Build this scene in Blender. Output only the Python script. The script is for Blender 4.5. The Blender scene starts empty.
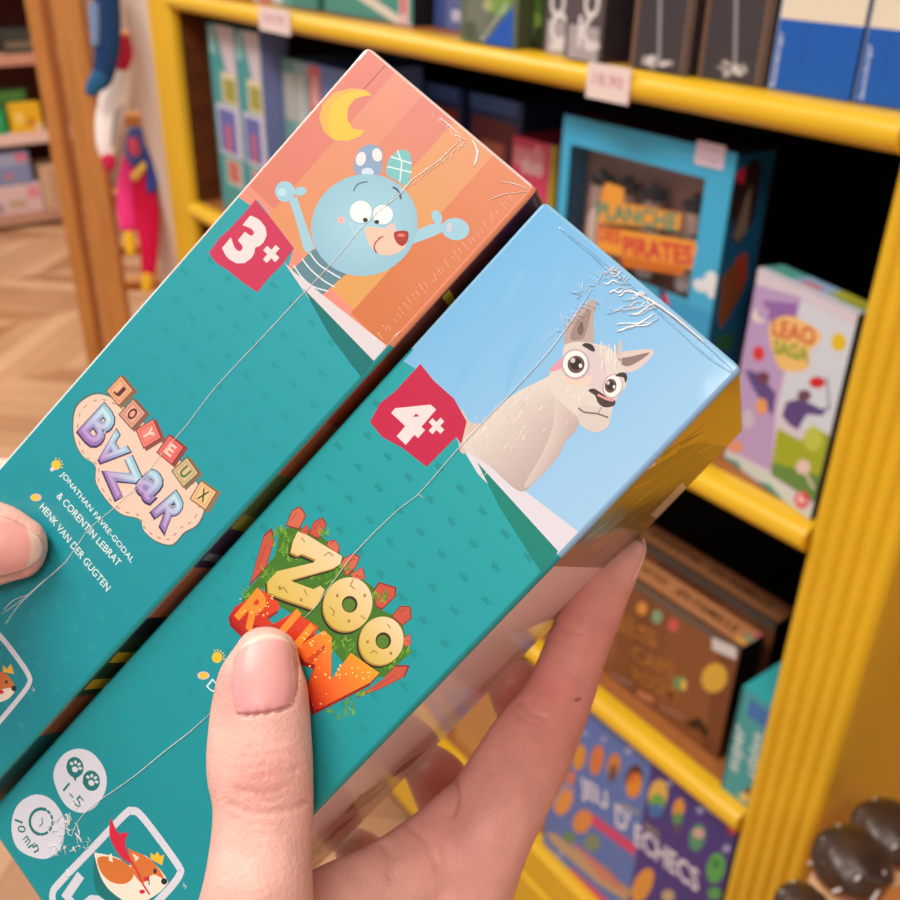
import bpy, bmesh, math, random
from mathutils import Vector, Matrix
from mathutils.geometry import tessellate_polygon
from mathutils.bvhtree import BVHTree

random.seed(7)
S = bpy.context.scene
COL = S.collection
V = Vector

# ------------------------------------------------------------------ camera
CAM = V((0.0, -0.7, 1.45))                       # eye height of the person, 70 cm from the bookcase front
RIGHT = V((0.60298582, 0.79749288, 0.02032734))
DOWN = V((0.39611194, -0.27718877, -0.87536376))
FWD = V((-0.69246186, 0.53588384, -0.48303735))
FPX = 969.636

def ray(x, y):
    return (RIGHT * (x - 450) + DOWN * (y - 450) + FWD * FPX) / FPX      # unit depth

def at(x, y, z):                                  # point of the photo at depth z metres
    return CAM + ray(x, y) * z

def on_plane(x, y, o, n):
    d = ray(x, y)
    return CAM + d * ((o - CAM).dot(n) / d.dot(n))

def c3(p):                                        # camera-space metres -> world
    return CAM + RIGHT * p[0] + DOWN * p[1] + FWD * p[2]

def cv(p):
    return RIGHT * p[0] + DOWN * p[1] + FWD * p[2]

def to_px(w):
    c = w - CAM
    z = c.dot(FWD)
    return 450 + FPX * c.dot(RIGHT) / z, 450 + FPX * c.dot(DOWN) / z

cd = bpy.data.cameras.new('camera')
co = bpy.data.objects.new('camera', cd)
COL.objects.link(co)
m3 = Matrix((RIGHT, -DOWN, -FWD)).transposed()
co.matrix_world = Matrix.Translation(CAM) @ m3.to_4x4()
cd.sensor_width = 36
cd.lens = FPX / 900 * 36
cd.clip_start = 0.01
cd.dof.use_dof = True
cd.dof.focus_distance = 0.188
cd.dof.aperture_fstop = 22
S.camera = co

# ------------------------------------------------------------------ colour, materials
def lin(c):
    r = []
    for v in c[:3]:
        v = max(0.0, min(255.0, v)) / 255.0
        r.append(v / 12.92 if v <= 0.04045 else ((v + 0.055) / 1.055) ** 2.4)
    return tuple(r)

def mat(name, color=None, rough=0.5, attr=False, coat=0.0, coat_rough=0.05, spec=0.5, metal=0.0, bump=None,
        trans=0.0, alpha=1.0, ior=1.5, sss=None, vary=None):
    m = bpy.data.materials.new(name)
    m.use_nodes = True
    nt = m.node_tree
    b = nt.nodes['Principled BSDF']
    b.inputs['Roughness'].default_value = rough
    b.inputs['Metallic'].default_value = metal
    b.inputs['Specular IOR Level'].default_value = spec
    b.inputs['Coat Weight'].default_value = coat
    b.inputs['Coat Roughness'].default_value = coat_rough
    b.inputs['Transmission Weight'].default_value = trans
    b.inputs['Alpha'].default_value = alpha
    b.inputs['IOR'].default_value = ior
    src = None
    if attr:
        a = nt.nodes.new('ShaderNodeVertexColor')
        a.layer_name = 'Col'
        src = a.outputs['Color']
    elif color is not None:
        b.inputs['Base Color'].default_value = (*lin(color), 1)
    if vary:                                      # (scale, amount, stretch) soft tone variation
        tc = nt.nodes.new('ShaderNodeTexCoord')
        mp = nt.nodes.new('ShaderNodeMapping')
        mp.inputs['Scale'].default_value = vary[2]
        no = nt.nodes.new('ShaderNodeTexNoise')
        no.inputs['Scale'].default_value = vary[0]
        no.inputs['Detail'].default_value = 4
        hs = nt.nodes.new('ShaderNodeHueSaturation')
        mr = nt.nodes.new('ShaderNodeMapRange')
        mr.inputs['From Min'].default_value = 0.3
        mr.inputs['From Max'].default_value = 0.7
        mr.inputs['To Min'].default_value = 1 - vary[1]
        mr.inputs['To Max'].default_value = 1 + vary[1]
        nt.links.new(tc.outputs['Object'], mp.inputs['Vector'])
        nt.links.new(mp.outputs[0], no.inputs['Vector'])
        nt.links.new(no.outputs['Fac'], mr.inputs['Value'])
        nt.links.new(mr.outputs[0], hs.inputs['Value'])
        if src is not None:
            nt.links.new(src, hs.inputs['Color'])
        else:
            hs.inputs['Color'].default_value = (*lin(color), 1)
        src = hs.outputs['Color']
    if src is not None:
        nt.links.new(src, b.inputs['Base Color'])
    if bump:                                      # (scale, strength, distance, on coat only)
        tc = nt.nodes.new('ShaderNodeTexCoord')
        no = nt.nodes.new('ShaderNodeTexNoise')
        no.inputs['Scale'].default_value = bump[0]
        no.inputs['Detail'].default_value = 3
        bp = nt.nodes.new('ShaderNodeBump')
        bp.inputs['Strength'].default_value = bump[1]
        bp.inputs['Distance'].default_value = bump[2]
        nt.links.new(tc.outputs['Object'], no.inputs['Vector'])
        nt.links.new(no.outputs['Fac'], bp.inputs['Height'])
        if len(bump) > 3 and bump[3]:
            nt.links.new(bp.outputs[0], b.inputs['Coat Normal'])
        else:
            nt.links.new(bp.outputs[0], b.inputs['Normal'])
    if sss:
        b.inputs['Subsurface Weight'].default_value = sss[0]
        b.inputs['Subsurface Radius'].default_value = (1.0, 0.35, 0.2)
        b.inputs['Subsurface Scale'].default_value = sss[1]
    return m

M_WRAP = mat('wrapped_card', attr=True, rough=0.35, coat=0.55, coat_rough=0.07, spec=0.3, bump=(45, 0.12, 0.0008, True))
M_CARD = mat('printed_card', attr=True, rough=0.4, spec=0.35, coat=0.15, coat_rough=0.15)
M_PLAIN = mat('coloured', attr=True, rough=0.55, spec=0.3)
M_CLOTH = mat('plush_cloth', attr=True, rough=0.95, spec=0.1, bump=(300, 0.5, 0.002))
M_FILM = mat('film_ridge_glint', (252, 252, 255), rough=0.22, coat=1.0, coat_rough=0.1, spec=0.9, alpha=0.85)  # whitened so the film ridges stand in for glints
M_CLEAR = mat('clear_film', (255, 255, 255), rough=0.05, trans=1.0, ior=1.3, spec=0.6)
M_YELLOW = mat('yellow_paint', (234, 187, 34), rough=0.33, spec=0.45, coat=0.2, coat_rough=0.2, vary=(6, 0.06, (1, 1, 1)))
M_DARKWOOD = mat('dark_brown_wood', (104, 54, 28), rough=0.6, spec=0.2, vary=(9, 0.25, (1, 1, 6)))
M_BLACK = mat('shaded_dark_back', (14, 10, 8), rough=0.8, spec=0.1)  # dark brown taken near black, shade inside the shelves put into the colour
M_SHELFTOP = mat('shelf_wood', (176, 112, 60), rough=0.5, vary=(12, 0.12, (1, 8, 8)))
M_PINE = mat('pine', (205, 140, 74), rough=0.5, spec=0.3, vary=(14, 0.12, (6, 6, 0.6)))
M_WALL = mat('warm_wall', (226, 205, 190), rough=0.8, vary=(3, 0.03, (1, 1, 1)))
M_CEIL = mat('ceiling_paint', (235, 228, 220), rough=0.9, vary=(3, 0.02, (1, 1, 1)))
M_GLASS = mat('clear_plastic', (255, 255, 255), rough=0.06, trans=1.0, ior=1.25, spec=0.5)
M_BROWNGLASS = mat('brown_glass', (58, 38, 28), rough=0.42, coat=0.35, coat_rough=0.25, spec=0.5, vary=(40, 0.5, (1, 1, 1)))

def skin_material():
    m = mat('skin', attr=True, rough=0.42, spec=0.35, sss=(0.15, 0.003), vary=(170, 0.07, (1, 1, 1)), bump=(1100, 0.35, 0.0006))
    return m
M_SKIN = skin_material()
M_NAIL = mat('nail', attr=True, rough=0.38, spec=0.4, coat=0.08, coat_rough=0.25, sss=(0.1, 0.002))

def floor_material():
    m = mat('oak_chevron', (200, 150, 105), rough=0.42, spec=0.35)
    nt = m.node_tree
    b = nt.nodes['Principled BSDF']
    N = nt.nodes.new
    L = nt.links.new
    tc = N('ShaderNodeTexCoord')
    sx = N('ShaderNodeSeparateXYZ')
    L(tc.outputs['Object'], sx.inputs[0])
    def math_(op, a, b_=None, v=None):
        n = N('ShaderNodeMath')
        n.operation = op
        L(a, n.inputs[0])
        if b_ is not None:
            L(b_, n.inputs[1])
        elif v is not None:
            n.inputs[1].default_value = v
        return n.outputs[0]
    xs = math_('DIVIDE', sx.outputs['X'], v=0.55)
    pp = math_('PINGPONG', xs, v=1.0)
    sh = math_('MULTIPLY', pp, v=0.55)
    yy = math_('ADD', sx.outputs['Y'], sh)
    pl = math_('DIVIDE', yy, v=0.13)
    idx = math_('FLOOR', pl)
    fr = math_('FRACT', pl)
    col = math_('FLOOR', xs)
    cb = N('ShaderNodeCombineXYZ')
    L(idx, cb.inputs[0])
    L(col, cb.inputs[1])
    wn = N('ShaderNodeTexWhiteNoise')
    L(cb.outputs[0], wn.inputs['Vector'])
    rmp = N('ShaderNodeValToRGB')
    e = rmp.color_ramp.elements
    e[0].color = (*lin((186, 132, 92)), 1)
    e[1].color = (*lin((228, 186, 146)), 1)
    L(wn.outputs['Value'], rmp.inputs[0])
    no = N('ShaderNodeTexNoise')
    no.inputs['Scale'].default_value = 22
    mx = N('ShaderNodeMixRGB')
    mx.blend_type = 'MULTIPLY'
    mx.inputs[0].default_value = 0.35
    L(rmp.outputs[0], mx.inputs[1])
    L(no.outputs['Fac'], mx.inputs[2])
    gap = math_('LESS_THAN', fr, v=0.03)
    mg = N('ShaderNodeMixRGB')
    L(gap, mg.inputs[0])
    L(mx.outputs[0], mg.inputs[1])
    mg.inputs[2].default_value = (*lin((120, 78, 50)), 1)
    L(mg.outputs[0], b.inputs['Base Color'])
    return m
M_FLOOR = floor_material()

# ------------------------------------------------------------------ mesh builder
class MB:
    def __init__(self):
        self.v, self.f, self.c = [], [], []

    def quad(self, pts, col, cols=None):
        i = len(self.v)
        self.v.extend(V(p) for p in pts)
        self.f.append(tuple(range(i, i + len(pts))))
        self.c.append(cols or [col] * len(pts))

    def mesh(self, verts, faces, col):
        i = len(self.v)
        self.v.extend(V(p) for p in verts)
        for f in faces:
            self.f.append(tuple(i + k for k in f))
            self.c.append([col(sum((V(verts[k]) for k in f), V()) / len(f)) if callable(col) else col] * len(f))

    def box(self, o, u, v, w, col, bevel=0.0012, seg=2):
        """rounded box on corner o with edge vectors u, v, w; col: one colour or dict by outward axis 'u+','u-','v+',..."""
        bm = bmesh.new()
        bmesh.ops.create_cube(bm, size=1.0)
        su, sv, sw = u.length, v.length, w.length
        for q in bm.verts:
            q.co = V(((q.co.x + .5) * su, (q.co.y + .5) * sv, (q.co.z + .5) * sw))
        if bevel:
            bmesh.ops.bevel(bm, geom=bm.edges[:], offset=bevel, segments=seg, profile=0.5, affect='EDGES')
        bm.normal_update()
        un, vn, wn = u.normalized(), v.normalized(), w.normalized()
        flip = un.cross(vn).dot(wn) < 0
        i = len(self.v)
        bm.verts.ensure_lookup_table()
        for q in bm.verts:
            self.v.append(o + un * q.co.x + vn * q.co.y + wn * q.co.z)
        for f in bm.faces:
            n = f.normal
            k = max(range(3), key=lambda a: abs(n[a]))
            key = 'uvw'[k] + ('+' if n[k] > 0 else '-')
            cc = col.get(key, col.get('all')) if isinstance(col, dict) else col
            idx = [i + q.index for q in f.verts]
            if flip:
                idx.reverse()
            self.f.append(tuple(idx))
            self.c.append([cc] * len(idx))
        bm.free()

    def build(self, name, material, parent=None, loc=None, smooth=False):
        base = parent.matrix_world.translation if parent else (loc if loc is not None else V((0, 0, 0)))
        if parent:
            base = V(parent['_w'])
            if loc is not None:
                base = V(loc)
        me = bpy.data.meshes.new(name)
        me.from_pydata([tuple(p - base) for p in self.v], [], self.f)
        ca = me.color_attributes.new('Col', 'FLOAT_COLOR', 'CORNER')
        flat = []
        for cs in self.c:
            for c in cs:
                flat.extend((*lin(c), 1.0))
        ca.data.foreach_set('color', flat)
        me.materials.append(material)
        if smooth:
            me.polygons.foreach_set('use_smooth', [True] * len(me.polygons))
        o = bpy.data.objects.new(name, me)
        COL.objects.link(o)
        if parent:
            o.parent = parent
            o.location = base - V(parent['_w'])
        else:
            o.location = base
        o['_w'] = tuple(base)
        return o

def empty(name, loc):
    o = bpy.data.objects.new(name, None)
    o.empty_display_size = 0.05
    COL.objects.link(o)
    o.location = loc
    o['_w'] = tuple(loc)
    return o

def tag(o, label, cat, group=None):
    o['label'] = label
    o['category'] = cat
    if group:
        o['group'] = group
    return o

def structure(o):
    o['kind'] = 'structure'
    return o

# ------------------------------------------------------------------ print on a flat face
_glyphs = {}
def glyphs(s, bold):
    k = (s, bold)
    if k not in _glyphs:
        cu = bpy.data.curves.new('lettering', 'FONT')
        cu.body = s
        cu.offset = bold
        cu.resolution_u = 3
        ob = bpy.data.objects.new('lettering', cu)
        COL.objects.link(ob)
        dg = bpy.context.evaluated_depsgraph_get()
        me = ob.evaluated_get(dg).to_mesh()
        vs = [(q.co.x, q.co.y) for q in me.vertices]
        fs = [tuple(p.vertices) for p in me.polygons]
        ob.evaluated_get(dg).to_mesh_clear()
        bpy.data.objects.remove(ob)
        bpy.data.curves.remove(cu)
        x0, x1 = min(p[0] for p in vs), max(p[0] for p in vs)
        y0, y1 = min(p[1] for p in vs), max(p[1] for p in vs)
        _glyphs[k] = ([((p[0] - x0) / (x1 - x0), (p[1] - y0) / (y1 - y0)) for p in vs], fs)
    return _glyphs[k]

class Face:
    """a printed face: origin o, unit axes u (right), v (up), n (outward)"""
    def __init__(self, mb, o, u, v, n, step=1e-5):
        self.mb, self.o, self.u, self.v, self.n = mb, V(o), V(u).normalized(), V(v).normalized(), V(n).normalized()
        self.h, self.step = step * 2, step
        self.inked = []
        self.clip = None                           # (a0, b0, a1, b1): the print ends at the edges of the face

    def px(self, x, y):                            # a traced photo point on this face, in metres from o
        p = on_plane(x, y, self.o, self.n) - self.o
        return (p.dot(self.u), p.dot(self.v))

    def to3(self, ab):
        return self.o + self.u * ab[0] + self.v * ab[1] + self.n * self.h

    def scale(self, x, y):
        a = self.px(x, y)
        s = 0
        for dx, dy in ((1, 0), (0, 1)):
            b = self.px(x + dx, y + dy)
            s += math.hypot(b[0] - a[0], b[1] - a[1])
        return s / 2

    def _emit(self, pts, tris, col, grad=None):
        if self.clip:
            a0, b0, a1, b1 = self.clip
            if any(p[0] < a0 or p[0] > a1 or p[1] < b0 or p[1] > b1 for p in pts):
                np_, nt = [], []
                for t in tris:
                    pl = [tuple(pts[k]) for k in t]
                    for ax, lim, sg in ((0, a0, 1), (0, a1, -1), (1, b0, 1), (1, b1, -1)):
                        out = []
                        for p, q in zip(pl, pl[1:] + pl[:1]):
                            dp, dq = (p[ax] - lim) * sg, (q[ax] - lim) * sg
                            if dp >= 0:
                                out.append(p)
                            if dp * dq < 0:
                                s = dp / (dp - dq)
                                out.append((p[0] + (q[0] - p[0]) * s, p[1] + (q[1] - p[1]) * s))
                        pl = out
                        if len(pl) < 3:
                            break
                    if len(pl) >= 3:
                        i = len(np_)
                        np_.extend(pl)
                        nt.extend((i, i + k, i + k + 1) for k in range(1, len(pl) - 1))
                pts, tris = np_, nt
        if not pts or not tris:
            return
        bx = (min(p[0] for p in pts), min(p[1] for p in pts), max(p[0] for p in pts), max(p[1] for p in pts))
        lv = 1 + max((q[4] for q in self.inked if q[0] < bx[2] and q[2] > bx[0] and q[1] < bx[3] and q[3] > bx[1]), default=0)
        self.inked.append((*bx, lv))               # ink lies only as high as the ink under it
        self.h = self.step * (lv + 1)
        base = len(self.mb.v)
        self.mb.v.extend(self.to3(p) for p in pts)
        for t in tris:
            a, b, c = (pts[k] for k in t[:3])
            if (b[0] - a[0]) * (c[1] - a[1]) - (b[1] - a[1]) * (c[0] - a[0]) < 0:
                t = tuple(reversed(t))
            self.mb.f.append(tuple(base + k for k in t))
            self.mb.c.append([grad(pts[k]) for k in t] if grad else [col] * len(t))

    def poly_ab(self, pts, col, grad=None):
        tris = tessellate_polygon([[V((p[0], p[1], 0)) for p in pts]])
        self._emit(pts, [tuple(t) for t in tris], col, grad)

    def poly(self, pts, col, smooth=False):
        if smooth:
            pts = spline(pts)
        self.poly_ab([self.px(*p) for p in pts], col)

    def poly_t(self, pts, T, col, smooth=False):   # points in a zoomed crop: T = (x0, y0, scale)
        self.poly([(T[0] + x / T[2], T[1] + y / T[2]) for x, y in pts], col, smooth)

    def rect(self, a0, b0, a1, b1, col):
        self.poly_ab([(a0, b0), (a1, b0), (a1, b1), (a0, b1)], col)

    def grad_rect(self, a0, b0, a1, b1, fn, na=12, nb=12):
        pts, q = [], []
        for j in range(nb + 1):
            for i in range(na + 1):
                pts.append((a0 + (a1 - a0) * i / na, b0 + (b1 - b0) * j / nb))
        for j in range(nb):
            for i in range(na):
                k = j * (na + 1) + i
                q.append((k, k + 1, k + na + 2, k + na + 1))
        self._emit(pts, q, None, fn)

    def shade(self, pts, c0, c1, a, b):            # printed blend from c0 at traced point a to c1 at b
        pa, pb = self.px(*a), self.px(*b)
        dx, dy = pb[0] - pa[0], pb[1] - pa[1]
        q = dx * dx + dy * dy
        def g(p):
            t = max(0.0, min(1.0, ((p[0] - pa[0]) * dx + (p[1] - pa[1]) * dy) / q))
            return tuple(u + (v - u) * t for u, v in zip(c0, c1))
        self.poly_ab([self.px(*p) for p in pts], None, g)

    def shade_t(self, pts, T, c0, c1, a, b):
        m = lambda p: (T[0] + p[0] / T[2], T[1] + p[1] / T[2])
        self.shade(spline([m(p) for p in pts]), c0, c1, m(a), m(b))

    def ell(self, cx, cy, rx, ry, col, rot=0.0, n=32, edge=None):
        c, s = math.cos(math.radians(rot)), math.sin(math.radians(rot))
        pts = [self.px(cx, cy)]
        for k in range(n):
            t = 2 * math.pi * k / n
            x, y = rx * math.cos(t), ry * math.sin(t)
            pts.append(self.px(cx + x * c - y * s, cy + x * s + y * c))
        tris = [(0, 1 + k, 1 + (k + 1) % n) for k in range(n)]
        if edge:
            c0 = pts[0]
            self._emit(pts, tris, None, lambda p: col if p == c0 else edge)
        else:
            self._emit(pts, tris, col)

    def ell_t(self, cx, cy, rx, ry, T, col, rot=0.0, edge=None):
        self.ell(T[0] + cx / T[2], T[1] + cy / T[2], rx / T[2], ry / T[2], col, rot, edge=edge)

    def stroke(self, pts, wpx, col, smooth=False, close=False):
        if smooth:
            pts = spline(pts, closed=close)
            if close:
                pts = pts + [pts[0]]
        elif close:
            pts = pts + [pts[0]]
        w = wpx * self.scale(*pts[len(pts) // 2]) / 2
        ab = [self.px(*p) for p in pts]
        n = len(ab)
        loop = n > 3 and math.hypot(ab[0][0] - ab[-1][0], ab[0][1] - ab[-1][1]) < 1e-7
        def dirn(i, j):
            d = V((ab[j][0] - ab[i][0], ab[j][1] - ab[i][1]))
            return d.normalized() if d.length > 1e-9 else None
        allp, tris = [], []
        for k, p in enumerate(ab):                 # one ribbon with mitred joints
            d0 = dirn(k - 1, k) if k else (dirn(n - 2, 0) if loop else None)
            d1 = dirn(k, k + 1) if k < n - 1 else (dirn(0, 1) if loop else None)
            d0, d1 = d0 or d1, d1 or d0
            t = d0 + d1
            t = t.normalized() if t.length > 1e-6 else d1
            m = w / max(.5, t.dot(d1))
            allp += [(p[0] - t.y * m, p[1] + t.x * m), (p[0] + t.y * m, p[1] - t.x * m)]
            if k:
                i = 2 * k - 2
                tris += [(i, i + 1, i + 3), (i, i + 3, i + 2)]
        if not loop:                               # round ends
            for k, s in ((0, -1), (n - 1, 1)):
                d = (dirn(0, 1) if k == 0 else dirn(n - 2, n - 1)) or V((1, 0))
                i = len(allp)
                for q in range(7):
                    th = math.pi * q / 6
                    c, e = w * math.cos(th), w * math.sin(th) * s
                    allp.append((ab[k][0] - d.y * c + d.x * e, ab[k][1] + d.x * c + d.y * e))
                tris += [(i, i + q, i + q + 1) for q in range(1, 6)]
        self._emit(allp, tris, col)

    def stroke_t(self, pts, w, T, col, smooth=False, close=False):
        self.stroke([(T[0] + x / T[2], T[1] + y / T[2]) for x, y in pts], w / T[2], col, smooth, close)

    def text_ab(self, s, a, b, h, col, bold=0.0, grad=None):
        vs, fs = glyphs(s, bold)
        d = V((b[0] - a[0], b[1] - a[1]))
        up = V((-d.y, d.x)).normalized() * h
        pts = [(a[0] + d.x * x + up.x * y, a[1] + d.y * x + up.y * y) for x, y in vs]
        self._emit(pts, fs, col, grad)

    def text(self, s, x0, y0, x1, y1, hpx, col, bold=0.0):      # baseline from one traced point to another
        self.text_ab(s, self.px(x0, y0), self.px(x1, y1), hpx * self.scale((x0 + x1) / 2, (y0 + y1) / 2), col, bold)

    def letter(self, s, cx, cy, wpx, hpx, col, rot=0.0, bold=0.0, grad=None):   # centred, rot degrees from the face's right axis
        k = self.scale(cx, cy)
        c = self.px(cx, cy)
        r = math.radians(rot)
        ux, uy = math.cos(r), math.sin(r)
        w, h = wpx * k, hpx * k
        a = (c[0] - ux * w / 2 + uy * h / 2, c[1] - uy * w / 2 - ux * h / 2)
        self.text_ab(s, a, (a[0] + ux * w, a[1] + uy * w), h, col, bold, grad)

def spline(pts, closed=True, n=5):
    out = []
    N = len(pts)
    rng = range(N) if closed else range(N - 1)
    for i in rng:
        if closed:
            p0, p1, p2, p3 = pts[i - 1], pts[i], pts[(i + 1) % N], pts[(i + 2) % N]
        else:
            p0, p1, p2, p3 = pts[max(i - 1, 0)], pts[i], pts[i + 1], pts[min(i + 2, N - 1)]
        for k in range(n):
            t = k / n
            out.append(tuple(0.5 * (2 * b + (c - a) * t + (2 * a - 5 * b + 4 * c - d) * t * t + (3 * b - a - 3 * c + d) * t ** 3)
                             for a, b, c, d in zip(p0, p1, p2, p3)))
    if not closed:
        out.append(tuple(pts[-1]))
    return out

# ------------------------------------------------------------------ lofted tubes (fingers, plush, ridges)
def tube(pts, ref, n=16, sub=4, cap=True):
    """pts: (world point, radius across, radius along ref); returns verts, faces of a closed tube"""
    dat = [(*p[0], p[1], p[2]) for p in pts]
    dat = spline(dat, closed=False, n=sub) if sub > 1 else dat
    C = [V(d[:3]) for d in dat]
    vs, fs = [], []
    rings = []
    for i, d in enumerate(dat):
        t = (C[min(i + 1, len(C) - 1)] - C[max(i - 1, 0)]).normalized()
        a = t.cross(ref)
        a.normalize()
        b = a.cross(t).normalized()
        rings.append((C[i], a, b, max(d[3], 1e-5), max(d[4], 1e-5), t))
    def ring(c, a, b, ra, rb):
        i = len(vs)
        for k in range(n):
            th = 2 * math.pi * k / n
            vs.append(c + a * (ra * math.cos(th)) + b * (rb * math.sin(th)))
        return i
    seq = []
    if cap:
        c, a, b, ra, rb, t = rings[0]
        r = min(ra, rb)
        for q in (0.15, 0.5, 0.8):
            seq.append(ring(c - t * (r * math.sqrt(1 - q * q)), a, b, ra * q, rb * q))
    for c, a, b, ra, rb, t in rings:
        seq.append(ring(c, a, b, ra, rb))
    if cap:
        c, a, b, ra, rb, t = rings[-1]
        r = min(ra, rb)
        for q in (0.8, 0.5, 0.15):
            seq.append(ring(c + t * (r * math.sqrt(1 - q * q)), a, b, ra * q, rb * q))
    for i, j in zip(seq, seq[1:]):
        for k in range(n):
            fs.append((i + k, i + (k + 1) % n, j + (k + 1) % n, j + k))
    fs.append(tuple(reversed(range(seq[0], seq[0] + n))))
    fs.append(tuple(range(seq[-1], seq[-1] + n)))
    return vs, fs
# ------------------------------------------------------------------ the shop: floor, walls, ceiling
X_, Y_, Z_ = V((1, 0, 0)), V((0, 1, 0)), V((0, 0, 1))

def slab(name, p0, p1, material):
    mb = MB()
    p0, p1 = V(p0), V(p1)
    mb.box(p0, X_ * (p1.x - p0.x), Y_ * (p1.y - p0.y), Z_ * (p1.z - p0.z), (200, 200, 200), bevel=0)
    return structure(mb.build(name, material, loc=V(((p0.x + p1.x) / 2, (p0.y + p1.y) / 2, p0.z))))

slab('floor', (-5.8, -3.2, -0.05), (2.4, 2.2, 0.0), M_FLOOR)
slab('ceiling', (-5.8, -3.2, 2.9), (2.4, 2.2, 2.95), M_CEIL)
slab('wall_left', (-5.85, -3.2, 0), (-5.8, 2.2, 2.9), M_WALL)
slab('wall_back', (-5.8, 2.2, 0), (2.4, 2.25, 2.9), M_WALL)
slab('wall_right', (2.4, -3.2, 0), (2.45, 2.2, 2.9), M_WALL)
slab('trim_1', (-1.93, 0.012, 0), (-1.795, 0.42, 2.9), M_WALL)      # pale pilaster left of the bookcase

# ------------------------------------------------------------------ yellow bookcase
XL0, XL1, XR0, XR1 = -1.790, -1.690, -0.374, -0.296
ZS = [0.274, 0.614, 0.981, 1.331, 1.70]
case = tag(empty('bookcase', (-1.04, 0.17, 0)), 'tall yellow bookcase with dark inside and fluted posts, full of boxed games', 'bookcase')

def post(x0, x1, label=None):
    n = 5
    prof = [(x0, 0.011), (x0, 0.001)]
    w = x1 - x0
    for k in range(n):                             # beads with narrow grooves between them
        a = x0 + w * k / n
        b = x0 + w * (k + 1) / n
        for q in range(7):
            t = q / 6
            prof.append((a + (b - a) * (0.06 + 0.88 * t), -0.0012 - 0.0042 * math.sin(math.pi * t) ** 0.55))
    prof += [(x1, 0.001), (x1, 0.011)]
    mb = MB()
    m = len(prof)
    vs = [(p[0], p[1], z) for z in (0.0, 2.2) for p in prof]
    fs = [(k, (k + 1) % m, m + (k + 1) % m, m + k) for k in range(m)]
    fs += [tuple(reversed(range(m))), tuple(range(m, 2 * m))]
    mb.mesh(vs, fs, (240, 180, 12))
    return mb.build('post', M_YELLOW, case)
post(XL0, XL1)
post(XR0, XR1)

mb = MB(); mb.box(V((XR1 - 0.02, 0.0112, 0)), X_ * 0.02, Y_ * 0.335, Z_ * 2.2, (0, 0, 0)); mb.build('side_panel', M_YELLOW, case)
mb = MB(); mb.box(V((XL0, 0.0112, 0)), X_ * 0.02, Y_ * 0.335, Z_ * 2.2, (0, 0, 0)); mb.build('side_panel', M_YELLOW, case)
for xa in (XR0 + 0.001, XL1 - 0.012):
    mb = MB(); mb.box(V((xa, 0.0112, 0)), X_ * 0.011, Y_ * 0.322, Z_ * 2.19, (0, 0, 0)); mb.build('inner_panel', M_DARKWOOD if xa < -1 else M_BLACK, case)
mb = MB(); mb.box(V((XL0 + 0.02, 0.336, 0.03)), X_ * (XR1 - XL0 - 0.04), Y_ * 0.012, Z_ * 2.15, (0, 0, 0)); mb.build('back_panel', M_BLACK, case)

def shelf(z, th=0.028):
    mb = MB()
    x0, x1 = XL1 + 0.0015, XR0 - 0.0015
    mb.box(V((x0, 0.012, z - th + 0.004)), X_ * (x1 - x0), Y_ * 0.322, Z_ * (th - 0.0042), {'all': (18, 12, 9), 'w+': (168, 104, 54)}, bevel=0.0008)  # near-black sides and underside carry the shade in their colour
    s = mb.build('shelf', M_PLAIN, case)
    mb = MB()                                      # rounded yellow nosing, its right end cut at an angle
    prof = []
    for k in range(25):
        t = -math.pi / 2 + math.pi * k / 24
        prof.append((0.010 - 0.022 * max(0, math.cos(t)) ** 0.7, z - th / 2 + th / 2 * math.sin(t)))
    prof += [(0.0135, z), (0.0135, z - th)]
    m = len(prof)
    vs = [(x, p[0], p[1]) for x in (x0, x1) for p in prof]
    fs = [(k, m + k, m + (k + 1) % m, (k + 1) % m) for k in range(m)] + [tuple(range(m)), tuple(reversed(range(m, 2 * m)))]
    mb.mesh(vs, fs, (240, 180, 12))
    mb.build('nosing', M_YELLOW, s)
    return s
for z in ZS[1:]:
    shelf(z)
mb = MB(); mb.box(V((XL1 + .0015, 0.012, ZS[0] - 0.03)), X_ * (XR0 - XL1 - .003), Y_ * 0.322, Z_ * 0.0298, {'all': (18, 12, 9), 'w+': (168, 104, 54)}); mb.build('shelf', M_PLAIN, case)  # underside shade in the near-black colour here too
mb = MB()                                          # deep yellow apron under the lowest shelf, with one step
prof = [(0.0115, 0.274), (-0.006, 0.274), (-0.014, 0.268), (-0.015, 0.214), (-0.010, 0.209), (-0.010, 0.203), (-0.016, 0.197), (-0.016, 0.06), (0.0115, 0.06)]
m = len(prof)
x0, x1 = XL1 + .0015, XR0 - .0015
mb.mesh([(x, p[0], p[1]) for x in (x0, x1) for p in prof],
        [((k + 1) % m, m + (k + 1) % m, m + k, k) for k in range(m)] + [tuple(reversed(range(m))), tuple(range(m, 2 * m))], (240, 180, 12))
mb.build('apron', M_YELLOW, case)

# ------------------------------------------------------------------ boxed games on the shelves
def game(label, x0, x1, z0, z1, y, depth, col, draw=None, yaw=0.0, group=None, cat='game box', material=None, name='game_box', round_=0.0015):
    r = math.radians(yaw)
    u = V((math.cos(r), math.sin(r), 0))
    d = V((-math.sin(r), math.cos(r), 0))
    mb = MB()
    o = V((x0, y, z0 + 0.0006))
    w, h = x1 - x0, z1 - z0
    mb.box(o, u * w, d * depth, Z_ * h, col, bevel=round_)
    f = Face(mb, o, u, Z_, -d, step=6e-5)
    f.w, f.hh = w, h
    f.depth, f.d, f.uu = depth, d, u
    f.clip = (0.0003, 0.0003, w - 0.0003, h - 0.0003)
    if draw:
        draw(f)
    ob = mb.build(name, material or M_CARD, loc=o + u * (w / 2) + d * (depth / 2))
    return tag(ob, label, cat, group)

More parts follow.
